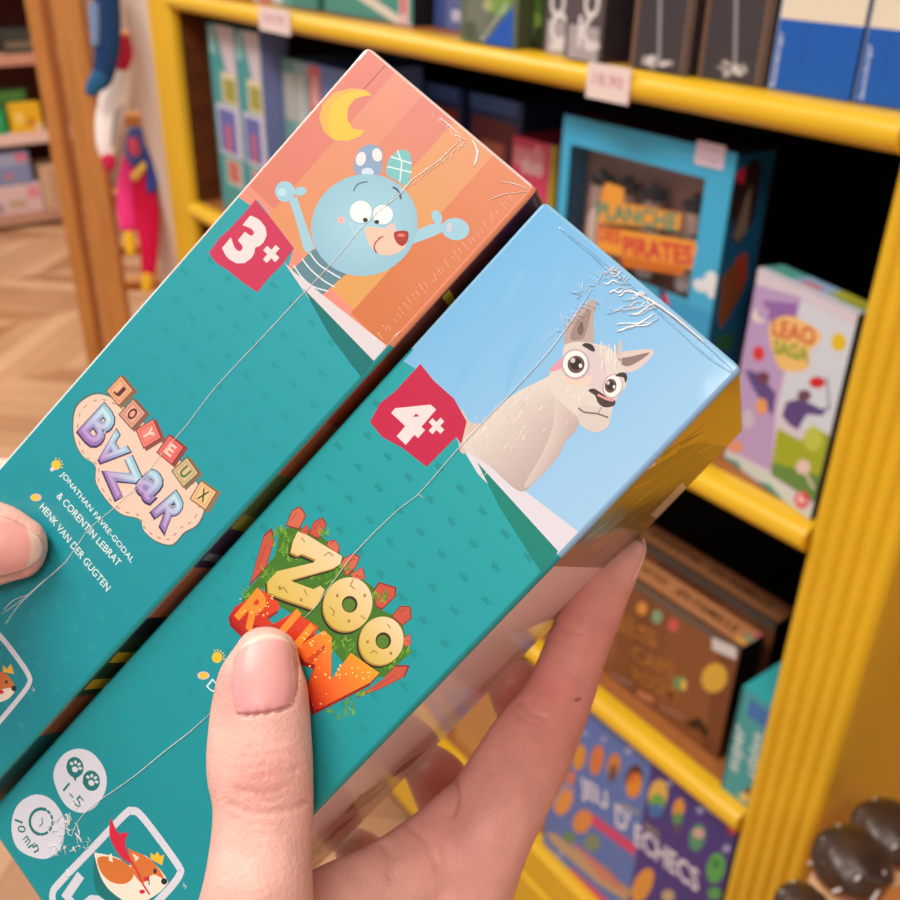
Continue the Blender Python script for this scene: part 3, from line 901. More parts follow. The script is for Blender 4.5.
def plush(label, parts, cat='plush toy', name='plush_toy', z=1.95):
    """parts: name, colour, [(px, py, half width px)] hanging flat against the rack at depth z"""
    xs = [p for q in parts for p in q[2]]
    loc = at(sum(p[0] for p in xs) / len(xs), max(p[1] for p in xs), z)
    e = tag(empty(name, loc), label, cat, 'plush toys hanging on the rack')
    for k, (nm, col, pts) in enumerate(parts):
        zz = z - .006 * k
        vs, fs = tube([(at(x, y, zz), w * zz / FPX, w * zz / FPX * .55) for x, y, w in pts], FWD, n=14)
        mb = MB(); mb.mesh(vs, fs, col)
        mb.build(nm, M_CLOTH, e, smooth=True)
    return e
plush('dark blue hanging toy with a rounded foot beside the rack post', [('body', (34, 62, 104), [(106, -10, 13), (107, 20, 14), (107, 50, 13), (103, 75, 11), (98, 84, 9)]), ('foot', (44, 96, 140), [(100, 78, 10), (93, 88, 8), (91, 93, 6)]), ('front_patch', (116, 140, 180), [(94, 5, 5), (95, 25, 5), (95, 45, 4)])], z=1.74)
plush('white and red hanging toy below the dark blue one', [('body', (244, 232, 230), [(121, 56, 9), (119, 84, 12), (114, 100, 15), (109, 125, 14), (107, 148, 10), (109, 158, 6)]), ('collar', (206, 50, 76), [(122, 40, 8), (124, 54, 9), (121, 68, 7)]), ('foot', (200, 40, 80), [(108, 158, 7), (109, 165, 7), (108, 169, 4)]), ('stripe', (150, 136, 132), [(116, 108, 1.4), (113, 128, 1.4), (112, 146, 1.2)]), ('stripe', (150, 136, 132), [(122, 104, 1.4), (119, 124, 1.4), (117, 142, 1.2)])], z=1.80)
plush('pink and red hanging toy with blue top and yellow tips', [('body', (236, 60, 130), [(132, 160, 10), (130, 185, 13), (130, 210, 13), (128, 228, 9)]), ('body', (206, 26, 70), [(142, 178, 12), (146, 210, 13), (149, 240, 10), (149, 265, 8), (148, 274, 6)]), ('head', (84, 104, 176), [(136, 130, 7), (136, 145, 12), (140, 160, 12)]), ('arm', (60, 76, 160), [(150, 150, 5), (152, 170, 6), (151, 190, 5)]), ('tip', (236, 180, 40), [(129, 234, 5), (130, 246, 5), (131, 254, 4)]), ('tip', (232, 176, 40), [(147, 276, 5), (147, 286, 5), (146, 291, 4)]), ('patch', (232, 190, 90), [(134, 178, 4), (140, 170, 4), (144, 164, 3)]), ('face', (226, 90, 120), [(132, 140, 5), (134, 148, 6), (136, 154, 4)])], z=1.93)

# far bookcase along the left wall
fx = -5.2
far = tag(empty('low_bookcase', (fx - .2, .45, 0)), 'brown low bookcase of toys far away on the left', 'bookcase')
for z_, c in ((.02, (196, 150, 128)), (.41, (238, 206, 198)), (.775, (206, 150, 128)), (1.14, (206, 150, 128))):
    mb = MB(); mb.box(V((fx - .38, -.6, z_)), X_ * .38, Y_ * 1.5, Z_ * .05, c, bevel=.003); mb.build('shelf', M_PLAIN, far)
mb = MB(); mb.box(V((fx - .42, -.6, 0)), X_ * .03, Y_ * 1.5, Z_ * 1.6, (92, 44, 34), bevel=0); mb.build('back_panel', M_PLAIN, far)
for y_ in (-.63, .9):
    mb = MB(); mb.box(V((fx - .42, y_, 0)), X_ * .42, Y_ * .03, Z_ * 1.6, (150, 92, 66), bevel=0); mb.build('side_panel', M_PLAIN, far)
def toybox(label, y0, y1, z0, z1, col, deco, name='toy_box', cat='toy box', back=0.0, th=.2):
    mb = MB()
    o = V((fx - .02 - back, y0, z0 + .001))
    mb.box(o - X_ * th, X_ * th, Y_ * (y1 - y0), Z_ * (z1 - z0), col, bevel=.006)
    f = Face(mb, o, Y_, Z_, X_, step=2e-4)
    f.clip = (0, 0, y1 - y0, z1 - z0)
    for a0, b0, a1, b1, c in deco:
        f.rect(a0 * (y1 - y0), b0 * (z1 - z0), a1 * (y1 - y0), b1 * (z1 - z0), c)
    return tag(mb.build(name, M_CARD, loc=o + Y_ * (y1 - y0) / 2), label, cat, 'toys in the far bookcase')
toybox('pale pink toy box at the bottom of the far bookcase', .38, .66, .07, .215, (226, 200, 206), [(.4, .2, .7, .5, (200, 176, 150)), (.75, .5, .95, .9, (230, 150, 170)), (.1, .1, .3, .4, (170, 150, 170))])
toybox('grey blue toy box stacked on the pale pink one', .36, .63, .216, .375, (136, 150, 196), [(.1, .6, .9, .95, (166, 178, 214)), (.75, .7, .95, .95, (220, 130, 150)), (.5, .2, .65, .35, (200, 130, 140))])
toybox('beige cardboard toy box beside the pale pink one', .665, .83, .07, .29, (214, 180, 150), [(.3, .1, .4, .9, (190, 150, 120)), (.6, .1, .7, .9, (190, 150, 120))])
def toy(label, parts, loc, group='toys in the far bookcase'):
    e = tag(empty('toy_figure', loc), label, 'toy', group)
    for nm, col, pts in parts:
        vs, fs = tube([(V(loc) + V(p), r, r) for *p, r in pts], X_, n=14)
        mb = MB(); mb.mesh(vs, fs, col); mb.build(nm, M_PLAIN, e, smooth=True)
toybox('yellow picture box on the white shelf of the far bookcase', .575, .725, .461, .60, (240, 190, 40), [(.15, .3, .4, .7, (246, 220, 120)), (.5, .2, .75, .5, (214, 140, 60)), (.75, .05, .95, .25, (240, 220, 190))], th=.04)
toybox('flat dark green box behind the yellow picture box', .5, .69, .461, .655, (60, 120, 60), [(.1, .75, .9, .95, (90, 150, 80))], back=.07, th=.04)
toybox('bright green box left of the yellow picture box', .44, .555, .461, .575, (36, 164, 100), [(.2, .3, .8, .7, (60, 180, 120))], back=.01, th=.04)
toy('orange toy on the top shelf of the far bookcase', [('body', (230, 130, 60), [(0, 0, .09, .05), (0, 0, .13, .06), (0, 0, .2, .05)]), ('base', (60, 70, 56), [(0, 0, .075, .07), (0, 0, .08, .07)])], (fx - .14, .5, .826))
toybox('dark green toy box on the top shelf of the far bookcase', .6, .76, .826, .93, (60, 62, 58), [(.1, .2, .9, .5, (120, 110, 90))])

# ------------------------------------------------------------------ dark domed ornaments in front of the right post
stand = tag(empty('display_table', (-.16, -.2, 0)), 'small wooden table under the dark domed ornaments', 'table')
mb = MB(); mb.box(V((-.262, -.235, .665)), X_ * .26, Y_ * .29, Z_ * .02, (150, 96, 60), bevel=.003); mb.build('table_top', M_PINE, stand)
for x_ in (-.255, -.035):
    for y_ in (-.225, .02):
        mb = MB(); mb.box(V((x_, y_, 0)), X_ * .025, Y_ * .025, Z_ * .665, (150, 96, 60), bevel=.002); mb.build('leg', M_PINE, stand)
def ornament(label, c, r, hgt):
    e = tag(empty('domed_ornament', (c.x, c.y, .685)), label, 'ornament', 'dark domed ornaments')
    mb = MB()
    bz = c.z - r * .52
    vs, fs = tube([(V((c.x, c.y, .6865)), r * .86, r * .86), (V((c.x, c.y, .6865 + (bz - .6865) * .7)), r * .84, r * .84), (V((c.x, c.y, bz)), r * .8, r * .8)], X_, n=28, cap=False, sub=1)
    mb.mesh(vs, fs, (236, 206, 158)); mb.build('base', M_PLAIN, e)
    mb = MB()
    pts = []
    for k in range(15):                            # squat lobed dome
        t = -math.pi * .26 + (math.pi * .76) * k / 14
        pts.append((V((c.x, c.y, c.z + .72 * r * math.sin(t))), r * math.cos(t) + 1e-4, r * math.cos(t) + 1e-4))
    vs, fs = tube(pts, X_, n=48, cap=False, sub=1)
    out = []
    for v in vs:
        a = math.atan2(v.y - c.y, v.x - c.x)
        q = 1 + .05 * math.sin(a * 5 + 9 * (v.z - c.z) / r)
        out.append(V((c.x + (v.x - c.x) * q, c.y + (v.y - c.y) * q, v.z)))
    mb.mesh(out, fs, lambda p: (66, 42, 30)); mb.build('dome', M_BROWNGLASS, e, smooth=True)
    mb = MB()                                      # amber band under the dome
    vs, fs = tube([(V((c.x, c.y, bz - .001)), r * .84, r * .84), (V((c.x, c.y, bz + r * .1)), r * .96, r * .96), (V((c.x, c.y, bz + r * .2)), r * .97, r * .97)], X_, n=32, cap=False, sub=1)
    mb.mesh(vs, fs, (150, 92, 70)); mb.build('band', M_PLAIN, e, smooth=True)
    mb = MB()                                      # glints of the clear wrap, modelled as white ridges
    for k in range(7):
        a = 2 * math.pi * k / 7 + .4
        vs, fs = tube([(V((c.x + r * (1.04 - .12 * s) * math.cos(a + s * .25), c.y + r * (1.04 - .12 * s) * math.sin(a + s * .25), c.z + r * (-.2 + .3 * s))), .0012, .0012) for s in (0, 1, 2)], Z_, n=8)
        mb.mesh(vs, fs, (220, 210, 206))
    o = mb.build('wrap_glint', M_FILM, e, smooth=True)
    o['kind'] = 'stuff'
ornament('large dark domed ornament on a cream base in front of the right post', at(852, 861, .80), .032, .1)
ornament('dark domed ornament behind the large one at the right edge', at(888, 832, .885), .033, .1)
ornament('dark domed ornament at the bottom edge, lower left of the large one', at(802, 908, .745), .021, .1)

# ------------------------------------------------------------------ the two held game boxes
BW, BL, BD = 0.0510, 0.1774, 0.0784
TEAL = (22, 146, 150)

class Held:
    def __init__(self, A, w, l, d, body_col, label):
        self.w, self.l = cv(w).normalized(), cv(l)
        self.l = (self.l - self.w * self.l.dot(self.w)).normalized()
        self.d = self.w.cross(self.l).normalized()
        if self.d.dot(cv(d)) < 0:
            self.d = -self.d
        self.A = c3(A) - self.l * .0010 - self.w * .0002
        self.root = tag(empty('game_box', self.A + self.w * BW / 2 + self.l * BL + self.d * BD / 2), label, 'game box', 'held game boxes')
        mb = self.mb = MB()
        r = 0.0012
        prof = []                                  # (x, z, side) around the section, z towards the viewer is 0
        for (cx, cz, t0) in ((r, -r, 180), (BW - r, -r, 90), (BW - r, -BD + r, 0), (r, -BD + r, -90)):
            for k in range(7):
                t = math.radians(t0 - 90 * k / 6)
                prof.append((cx + r * math.cos(t), cz + r * math.sin(t)))
        m = len(prof)
        ys = [0.0]
        n = 60
        ys = [-r - (BL - 2 * r) * k / n for k in range(n + 1)]
        P = lambda x, y, z: self.A + self.w * x - self.l * y - self.d * z
        for y0, y1 in zip(ys, ys[1:]):
            for k in range(m):
                p, q = prof[k], prof[(k + 1) % m]
                mx, mz = (p[0] + q[0]) / 2, (p[1] + q[1]) / 2
                c = body_col(mx, (y0 + y1) / 2, mz)
                mb.quad([P(p[0], y0, p[1]), P(p[0], y1, p[1]), P(q[0], y1, q[1]), P(q[0], y0, q[1])], c)
        cx, cz = BW / 2, -BD / 2
        for sgn, yb in ((1, -r), (-1, -BL + r)):
            last = None
            for k in range(5):
                t = math.pi / 2 * k / 4
                off = r * (1 - math.cos(t))
                ring = [P(p[0] + (off if p[0] < cx else -off), yb + sgn * r * math.sin(t), p[1] + (off if p[1] < cz else -off)) for p in prof]
                if last:
                    for a in range(m):
                        b = (a + 1) % m
                        x_, z_ = prof[a]
                        cc = body_col(x_, yb + sgn * 1e-4, z_)
                        quad = [last[a], last[b], ring[b], ring[a]]
                        mb.quad(quad if sgn > 0 else quad[::-1], cc)
                last = ring
            mb.quad(last if sgn < 0 else last[::-1], body_col(cx, sgn, cz))
        self.f = Face(mb, self.A, self.w, -self.l, -self.d, step=3e-6)
        self.f.clip = (r * .8, -BL + r, BW - r * .8, -r * .6)
        self.s = Face(mb, self.A + self.w * BW, self.d, -self.l, self.w, step=3e-6)
        self.s.clip = (r, -BL + r, BD - r, -r)

    def done(self):
        self.mb.build('carton', M_WRAP, self.root)

    def ridges(self, name, lines, wmm=0.15, hmm=0.12, face=None, mat_=None):
        """raised seams, creases and modelled glints of the clear film, lines of traced points on a face"""
        f = face or self.f
        mb = MB()
        for ln in lines:
            pts = ln
            ww = wmm
            if isinstance(ln, tuple):
                pts, ww = ln
            P3 = []
            f.h = f.step * (max((q[4] for q in f.inked), default=0) + 4)
            for p in pts:
                ab = f.px(*p)
                if f.clip[0] < ab[0] < f.clip[2] and f.clip[1] < ab[1] < f.clip[3]:
                    P3.append(f.to3(ab))
            k = len(P3)
            if k < 2:
                continue
            vs, fs = tube([(p, ww * 1e-3 * (.5 if i in (0, k - 1) else 1) / 2 * random.uniform(.8, 1.25), hmm * 1e-3) for i, p in enumerate(P3)], f.n, n=6, sub=2)
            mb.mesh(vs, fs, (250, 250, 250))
        return mb.build(name, mat_ or M_FILM, self.root, smooth=True)

def lerp(a, b, t):
    t = max(0, min(1, t))
    return tuple(x + (y - x) * t for x, y in zip(a, b))

def small_marks(f, y_from, y_to, col, skip=()):
    """the faint pattern of tiny crowns on the teal card"""
    j = 0
    y = y_from
    while y > y_to:
        for i in range(8):
            x = 0.003 + i * 0.0062 + (0.0031 if j % 2 else 0)
            if x < BW - 0.003:
                f.poly_ab([(x - .0009, y - .0006), (x + .0009, y - .0006), (x + .0011, y + .0006), (x + .0005, y + .0001), (x, y + .0008), (x - .0005, y + .0001), (x - .0011, y + .0006)], col)
        y -= 0.0058
        j += 1

# ---- right box: llama
def col2(x, y, z):
    if y > 0.5:
        return (150, 195, 232)
    if y < -0.5:
        return (20, 120, 124)
    front = z > -0.002
    cut = -0.0455
    if x > BW - 0.0014 and z < -0.0013:            # front cover on the right-hand side
        return (246, 240, 250)
    if x > BW - 0.002:
        return (146, 190, 232) if y > -0.0482 else TEAL
    return (140, 196, 232) if y > -0.0405 + 0.0 else TEAL
B2 = Held((0.01789074, -0.04829837, 0.19008288), (0.67744934, 0.67492469, -0.29247062), (-0.67580513, 0.72808406, 0.11480868), (0.29043041, 0.11987608, 0.94935763), col2,
          'teal and sky blue wrapped game box with a llama and 4+ on it')
f = B2.f
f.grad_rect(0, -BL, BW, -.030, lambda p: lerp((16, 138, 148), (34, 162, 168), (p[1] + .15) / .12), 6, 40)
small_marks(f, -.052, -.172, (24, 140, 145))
f.poly([(390, 348), (420, 373), (470, 428), (558, 553), (760, 380), (540, 190)], (120, 180, 224))
sky = [(388, 352), (421, 372), (467, 448), (579, 534), (755, 372), (540, 190)]
abs_ = [f.px(*p) for p in sky]
# printed sky: blue at the left, paler to the lower right
f.poly_ab(abs_, None, grad=lambda p: lerp((104, 176, 224), (158, 200, 234), (p[0] / BW) * .7 + (-p[1] / .05) * .35))
for a in ([(520, 268), (530, 270), (470, 372), (452, 402), (458, 372)], [(560, 270), (570, 276), (520, 360), (505, 396), (508, 362)], [(486, 300), (492, 303), (452, 360), (446, 358)]):
    f.poly(a, (122, 185, 228))
f.poly([(455, 436), (467, 447), (580, 533), (558, 554), (478, 474)], (214, 212, 222))
f.poly([(477, 462), (558, 551), (542, 574), (500, 508)], (14, 128, 116))
TL = (460, 290, 4.09)
CR, CRD, CRS = (222, 214, 206), (190, 172, 168), (204, 192, 186)
f.poly_t([(0, 490), (40, 540), (85, 552), (60, 640), (0, 660)], TL, (206, 190, 178), True)
f.shade_t([(10, 642), (40, 590), (85, 550), (200, 440), (330, 370), (400, 350), (470, 470), (484, 545), (430, 622), (395, 690), (300, 790), (240, 822), (120, 720)], TL, (216, 208, 202), (180, 164, 160), (180, 520), (330, 700))
f.shade_t([(400, 400), (484, 540), (430, 622), (395, 690), (300, 790), (262, 800), (330, 680), (380, 560)], TL, (208, 196, 190), (182, 162, 160), (370, 600), (440, 640))
for k in range(150):                               # short strokes of printed fleece
    x, y = random.uniform(60, 460), random.uniform(380, 780)
    t = (x - 30) * .62 + (y - 600)
    if -60 < t < 190 and x < 470 - max(0, y - 560) * .62:
        c = random.choice([(230, 224, 216), (208, 198, 190), (196, 182, 176), (216, 206, 198)])
        f.stroke_t([(x, y), (x + random.uniform(-16, -6), y + random.uniform(10, 22))], 3, TL, c)
f.poly_t([(430, 232), (438, 150), (480, 92), (538, 38), (556, 56), (546, 120), (546, 215), (500, 232)], TL, (178, 160, 154), True)
f.poly_t([(452, 200), (470, 140), (520, 80), (535, 90), (520, 160), (500, 200)], TL, (150, 130, 126), True)
f.poly_t([(480, 160), (500, 130), (505, 170), (490, 185)], TL, (110, 92, 90), True)
f.poly_t([(628, 268), (700, 248), (788, 245), (772, 285), (715, 330), (660, 330)], TL, (212, 194, 188), True)
f.poly_t([(642, 285), (700, 272), (776, 256), (730, 292), (680, 312)], TL, (134, 116, 112), True)
f.poly_t([(366, 345), (415, 285), (430, 225), (500, 212), (560, 222), (610, 235), (645, 280), (672, 325), (684, 380), (645, 440), (622, 490), (606, 556), (560, 582), (505, 562), (480, 520), (425, 470), (375, 420)], TL, (212, 204, 198), True)
f.poly_t([(520, 230), (560, 232), (600, 330), (590, 400), (540, 400), (520, 350)], TL, (206, 194, 196), True)
f.poly_t([(365, 330), (400, 290), (425, 275), (425, 310), (395, 330)], TL, (214, 150, 170), True)
f.poly_t([(425, 355), (500, 360), (540, 350), (520, 392), (450, 385)], TL, (232, 200, 186), True)
for k in range(26):
    x = random.uniform(560, 660)
    f.stroke_t([(x, 330 - abs(x - 610) * .8 + random.uniform(-60, 20)), (x + random.uniform(-10, 22), 260 - abs(x - 610) * .5 + random.uniform(-40, 30))], 3, TL, random.choice([(232, 226, 220), (206, 196, 190)]))
for k in range(40):
    x, y = random.uniform(400, 600), random.uniform(400, 560)
    if (x - 400) * .7 + 400 > y - 60 and y < 470 + (x - 425) * .75:
        f.stroke_t([(x, y), (x - 8, y + 14)], 2.5, TL, random.choice([(234, 228, 222), (210, 200, 192)]))
f.poly_t([(500, 470), (560, 480), (610, 490), (606, 556), (560, 582), (505, 562), (482, 520)], TL, (205, 196, 190), True)
f.poly_t([(525, 412), (550, 404), (600, 436), (634, 452), (628, 474), (592, 480), (565, 462), (552, 432)], TL, (64, 50, 50), True)
f.stroke_t([(566, 430), (600, 446), (625, 452)], 9, TL, (222, 150, 150), True)
f.stroke_t([(486, 484), (510, 500), (560, 506), (604, 521)], 7, TL, (120, 100, 96), True)
f.stroke_t([(578, 480), (566, 504)], 4, TL, (150, 130, 126))
f.ell_t(472, 303, 58, 62, TL, (186, 164, 172)); f.ell_t(472, 303, 50, 55, TL, (240, 234, 232)); f.ell_t(475, 305, 35, 36, TL, (92, 70, 68)); f.ell_t(475, 304, 23, 24, TL, (38, 28, 30)); f.ell_t(462, 288, 10, 11, TL, (200, 190, 196)); f.ell_t(493, 310, 7, 9, TL, (230, 224, 226))
f.ell_t(624, 394, 42, 52, TL, (196, 170, 176), 18); f.ell_t(625, 393, 35, 45, TL, (240, 234, 232), 18); f.ell_t(616, 392, 24, 29, TL, (92, 70, 68), 10); f.ell_t(615, 391, 15, 19, TL, (38, 28, 30)); f.ell_t(606, 380, 7, 8, TL, (200, 190, 196)); f.ell_t(630, 396, 5, 7, TL, (230, 224, 226))
f.poly_t([(500, 226), (515, 217), (540, 224), (552, 244), (545, 252), (522, 240)], TL, (52, 42, 44), True)
f.poly_t([(636, 352), (655, 338), (678, 340), (684, 362), (676, 380), (668, 358)], TL, (52, 42, 44), True)
# age badge
TR = (360, 190, 2.25)
RED = (188, 36, 74)
f.poly_t([(136, 391), (165, 428), (212, 470), (240, 521), (228, 572), (216, 556), (150, 623), (95, 580), (50, 556), (22, 522), (45, 480), (80, 452)], TR, RED)
f.letter('4', 411, 418, 38, 45, (222, 214, 216), 2, .045)
f.letter('+', 436.5, 426, 17, 17, (222, 214, 216), 0, .05)
# title
TZ = (180, 480, 3.4615)
GR, GR2, GRD = (84, 138, 40), (98, 154, 46), (66, 116, 34)
f.poly_t([(330, 262), (345, 175), (400, 158), (475, 180), (560, 258), (612, 330), (672, 372), (700, 452), (765, 478), (796, 600), (705, 682), (600, 680), (480, 520), (350, 440), (284, 372), (205, 448), (222, 398), (262, 350), (292, 305)], TZ, GRD)
PK, PKL = (192, 84, 64), (204, 104, 78)
def picket(pts):
    f.poly_t(pts, TZ, (132, 40, 34))
    cx, cy = sum(p[0] for p in pts) / len(pts), sum(p[1] for p in pts) / len(pts)
    f.poly_t([(cx + (x - cx) * .88, cy + (y - cy) * .88) for x, y in pts], TZ, PKL if random.random() < .5 else PK)
    a, b = pts[0], pts[len(pts) // 2]
    f.stroke_t([(a[0] * .7 + b[0] * .3 + 4, a[1] * .7 + b[1] * .3), (a[0] * .3 + b[0] * .7 + 4, a[1] * .3 + b[1] * .7)], 3, TZ, (170, 60, 48))
for pk in ([(365, 160), (387, 105), (416, 90), (438, 122), (412, 172)], [(445, 188), (462, 145), (494, 128), (509, 155), (480, 206)], [(505, 225), (512, 210), (540, 207), (554, 237), (545, 258)], [(555, 290), (566, 270), (602, 252), (624, 266), (610, 302), (575, 335)], [(588, 325), (632, 300), (643, 342), (600, 352)],
           [(665, 388), (688, 352), (749, 371), (748, 402), (700, 450), (678, 440)], [(730, 472), (762, 435), (798, 437), (803, 477), (770, 506)], [(772, 548), (797, 530), (801, 568), (778, 580)], [(605, 757), (700, 690), (748, 640), (796, 641), (780, 680), (690, 725)], [(238, 372), (290, 190), (317, 165), (328, 202), (300, 302)], [(415, 175), (440, 152), (448, 180), (430, 200)]):
    picket(pk)
random.seed(3)
for cx, cy, n, r in ((360, 215, 30, 46), (390, 262, 20, 40), (500, 330, 30, 60), (560, 300, 12, 30), (690, 410, 16, 30), (560, 580, 30, 50), (720, 640, 18, 34), (770, 600, 14, 22), (260, 400, 26, 50), (560, 790, 22, 55), (310, 330, 16, 36), (630, 730, 12, 26), (500, 190, 8, 16), (345, 180, 8, 14)):
    for k in range(n):                             # blades of printed grass
        a = random.uniform(0, 6.283)
        q = r * math.sqrt(random.random())
        x, y = cx + q * math.cos(a), cy + q * math.sin(a) * .7
        b = random.uniform(-2.6, -.3)
        L_ = random.uniform(16, 34)
        f.poly_t([(x - 4, y), (x + L_ * math.cos(b), y + L_ * math.sin(b)), (x + 5, y + 2)], TZ, random.choice([GR, GR2, (74, 134, 38), (122, 170, 56)]))
STO, STD = (222, 200, 126), (90, 66, 40)
def stone(pts, dx=-7, dy=9):
    f.poly_t([(x + dx * 1.3, y + dy * 1.3) for x, y in pts], TZ, (44, 32, 22)); f.poly_t([(x + dx * .6, y + dy * .6) for x, y in pts], TZ, (164, 130, 60))
    ab = [f.px(TZ[0] + x / TZ[2], TZ[1] + y / TZ[2]) for x, y in pts]
    ys = [p[1] for p in ab]
    f.poly_ab(ab, None, grad=lambda p: lerp((206, 180, 80), (232, 208, 172), (p[1] - min(ys)) / (max(ys) - min(ys))))
Zp = [(408, 178), (440, 190), (562, 264), (556, 290), (530, 306), (384, 346), (392, 352), (462, 378), (486, 366), (502, 380), (482, 420), (462, 446), (380, 418), (306, 390), (304, 352), (336, 316), (462, 286), (470, 276), (424, 256), (408, 262), (384, 250), (392, 212)]
stone(Zp)
def ring_pts(cx, cy, rx, ry, rot):
    c, s = math.cos(rot), math.sin(rot)
    return [(cx + rx * math.cos(t) * c - ry * math.sin(t) * s, cy + rx * math.cos(t) * s + ry * math.sin(t) * c) for t in [2 * math.pi * k / 36 for k in range(36)]]
for cx, cy, rx, ry in ((582, 430, 84, 94), (698, 556, 76, 84)):
    stone(ring_pts(cx, cy, rx, ry, .3))
    f.ell_t(cx + 6, cy + 0, 27, 29, TZ, (60, 44, 26)); f.ell_t(cx + 4, cy + 3, 21, 23, TZ, (84, 124, 40))
for ln in ([(500, 262), (515, 250), (530, 262)], [(345, 380), (360, 372), (372, 390)], [(420, 200), (432, 214)], [(600, 345), (590, 365), (604, 376)], [(520, 440), (535, 455), (530, 470)], [(640, 480), (626, 470)], [(720, 500), (728, 512)], [(660, 600), (672, 590), (684, 600)], [(430, 380), (440, 398)]):
    f.stroke_t(ln, 3.5, TZ, (150, 116, 66))
for cx, cy in ((585, 488), (545, 400), (640, 400), (650, 560), (345, 372), (420, 415), (730, 600)):
    f.ell_t(cx, cy, 5, 6, TZ, (160, 126, 60))
def lava(pts, off=(-8, 14), c0=(206, 40, 30), c1=(250, 160, 44)):
    f.poly_t([(x + off[0], y + off[1]) for x, y in pts], TZ, (150, 24, 22))
    ab = [f.px(TZ[0] + x / TZ[2], TZ[1] + y / TZ[2]) for x, y in pts]
    ys = [p[1] for p in ab]
    f.poly_ab(ab, None, grad=lambda p: lerp(c0, c1, ((p[1] - min(ys)) / (max(ys) - min(ys))) ** .8))
lava([(176, 462), (190, 440), (285, 380), (342, 424), (346, 446), (300, 476), (326, 500), (282, 512), (258, 500), (236, 524), (222, 530), (182, 492)], c0=(176, 30, 24), c1=(214, 70, 34))
f.letter('R', TZ[0] + 258 / TZ[2], TZ[1] + 452 / TZ[2], 25, 36, (246, 140, 46), 3, .04)
lava([(322, 500), (396, 456), (480, 508), (470, 530), (420, 560), (430, 580), (376, 600), (300, 520)], c0=(176, 30, 24), c1=(214, 70, 34))
f.letter('U', TZ[0] + 392 / TZ[2], TZ[1] + 532 / TZ[2], 27, 40, (246, 140, 46), 3, .04)
lava([(400, 590), (440, 555), (500, 520), (526, 545), (524, 690), (592, 598), (690, 668), (660, 700), (466, 800), (440, 720), (470, 640), (432, 628)])
f.poly_t([(440, 620), (500, 570), (505, 580), (452, 640)], TZ, (196, 70, 30))
random.seed(5)
for k in range(60):
    x, y = random.choice([(random.uniform(450, 520), random.uniform(590, 780)), (random.uniform(540, 660), random.uniform(640, 690)), (random.uniform(200, 330), random.uniform(400, 470)), (random.uniform(400, 520), random.uniform(530, 590))])
    f.ell_t(x, y, random.uniform(1.5, 4.5), random.uniform(1.5, 4), TZ, (252, 220, 130))
# author line, round marks, maker's sign
WHT = (208, 210, 222)
f.ell(217, 657.5, 5, 5.4, (240, 190, 40)); f.ell(203.5, 675.5, 6, 4, (226, 190, 200)); f.ell(203.5, 675.5, 4, 3.2, (240, 190, 40))
for k in range(6):
    a = -1.9 + k * .42
    f.stroke([(217 + 6.2 * math.cos(a), 657.5 + 6.2 * math.sin(a)), (217 + 8 * math.cos(a), 657.5 + 8 * math.sin(a))], .9, (240, 200, 70))
f.text('DA', 206, 686, 222, 704, 10, (214, 232, 232), 0)
TB = (0, 620, 2.8125)
PAW = (20, 112, 112)
f.poly_t([(150, 440), (172, 385), (216, 362), (262, 376), (296, 425), (297, 478), (268, 525), (226, 542), (180, 515)], TB, WHT, True)
f.poly_t([(32, 580), (50, 520), (98, 491), (146, 506), (180, 560), (176, 630), (140, 668), (96, 668), (48, 640)], TB, WHT, True)
for cx, cy, tx, ty in ((211, 414, 212, 455), (257, 452, 232, 460)):
    f.ell_t(cx, cy, 24, 29, TB, PAW, -10); f.poly_t([(cx - 12, cy + 16), (tx, ty), (cx + 10, cy + 18)] if tx > cx - 5 else [(cx - 20, cy - 8), (tx, ty), (cx - 12, cy + 18)], TB, PAW)
    f.ell_t(cx, cy + 6, 9, 8, TB, WHT, 40)
    for a in (-150, -105, -60, -15):
        f.ell_t(cx + 15 * math.cos(math.radians(a + 20)), cy + 2 + 16 * math.sin(math.radians(a + 20)), 4.2, 5.4, TB, WHT, a + 110)
f.letter('1-5', 73.5, 795.5, 24, 10, PAW, 4, .0)
f.stroke_t([(116 + 32 * math.cos(math.radians(a)), 567 + 36 * math.sin(math.radians(a))) for a in range(100, 300, 12)], 8, TB, PAW)
for a in (312, 340, 8, 36, 64, 84):
    f.stroke_t([(116 + 32 * math.cos(math.radians(a - 6)), 567 + 36 * math.sin(math.radians(a - 6))), (116 + 32 * math.cos(math.radians(a + 5)), 567 + 36 * math.sin(math.radians(a + 5)))], 7, TB, PAW)
f.stroke_t([(118, 556), (120, 572), (112, 580)], 3, TB, PAW)
for ch, x, y, r in (('1', 53, 566, 34), ('0', 61, 588, 22), ('m', 76, 620, 6), ('i', 89, 634, -6), ('n', 101, 643, -12)):
    f.letter(ch, TB[0] + x / TB[2], TB[1] + y / TB[2], 2 if ch in '1i' else (7.5 if ch == 'm' else 6.5), 9 if ch in '10i' else 6.5, PAW, -r - 24 if ch in '10' else r - 8, .01)
f.stroke_t([(150, 800), (148, 770), (165, 742), (260, 642), (350, 548), (372, 537), (395, 548), (450, 618), (502, 692), (506, 714), (480, 752), (420, 815)], 20, TB, WHT, True)
f.poly_t([(265, 660), (280, 705), (320, 752), (370, 790), (330, 800), (270, 760)], TB, (14, 110, 112), True)
CRM, ORG = (240, 224, 206), (206, 112, 46)
f.poly_t([(266, 660), (276, 656), (330, 668), (365, 690), (400, 660), (440, 690), (470, 730), (468, 745), (440, 772), (380, 800), (320, 770), (285, 725)], TB, CRM, True)
f.poly_t([(276, 668), (320, 668), (362, 690), (376, 720), (350, 742), (310, 735), (282, 705)], TB, ORG, True)
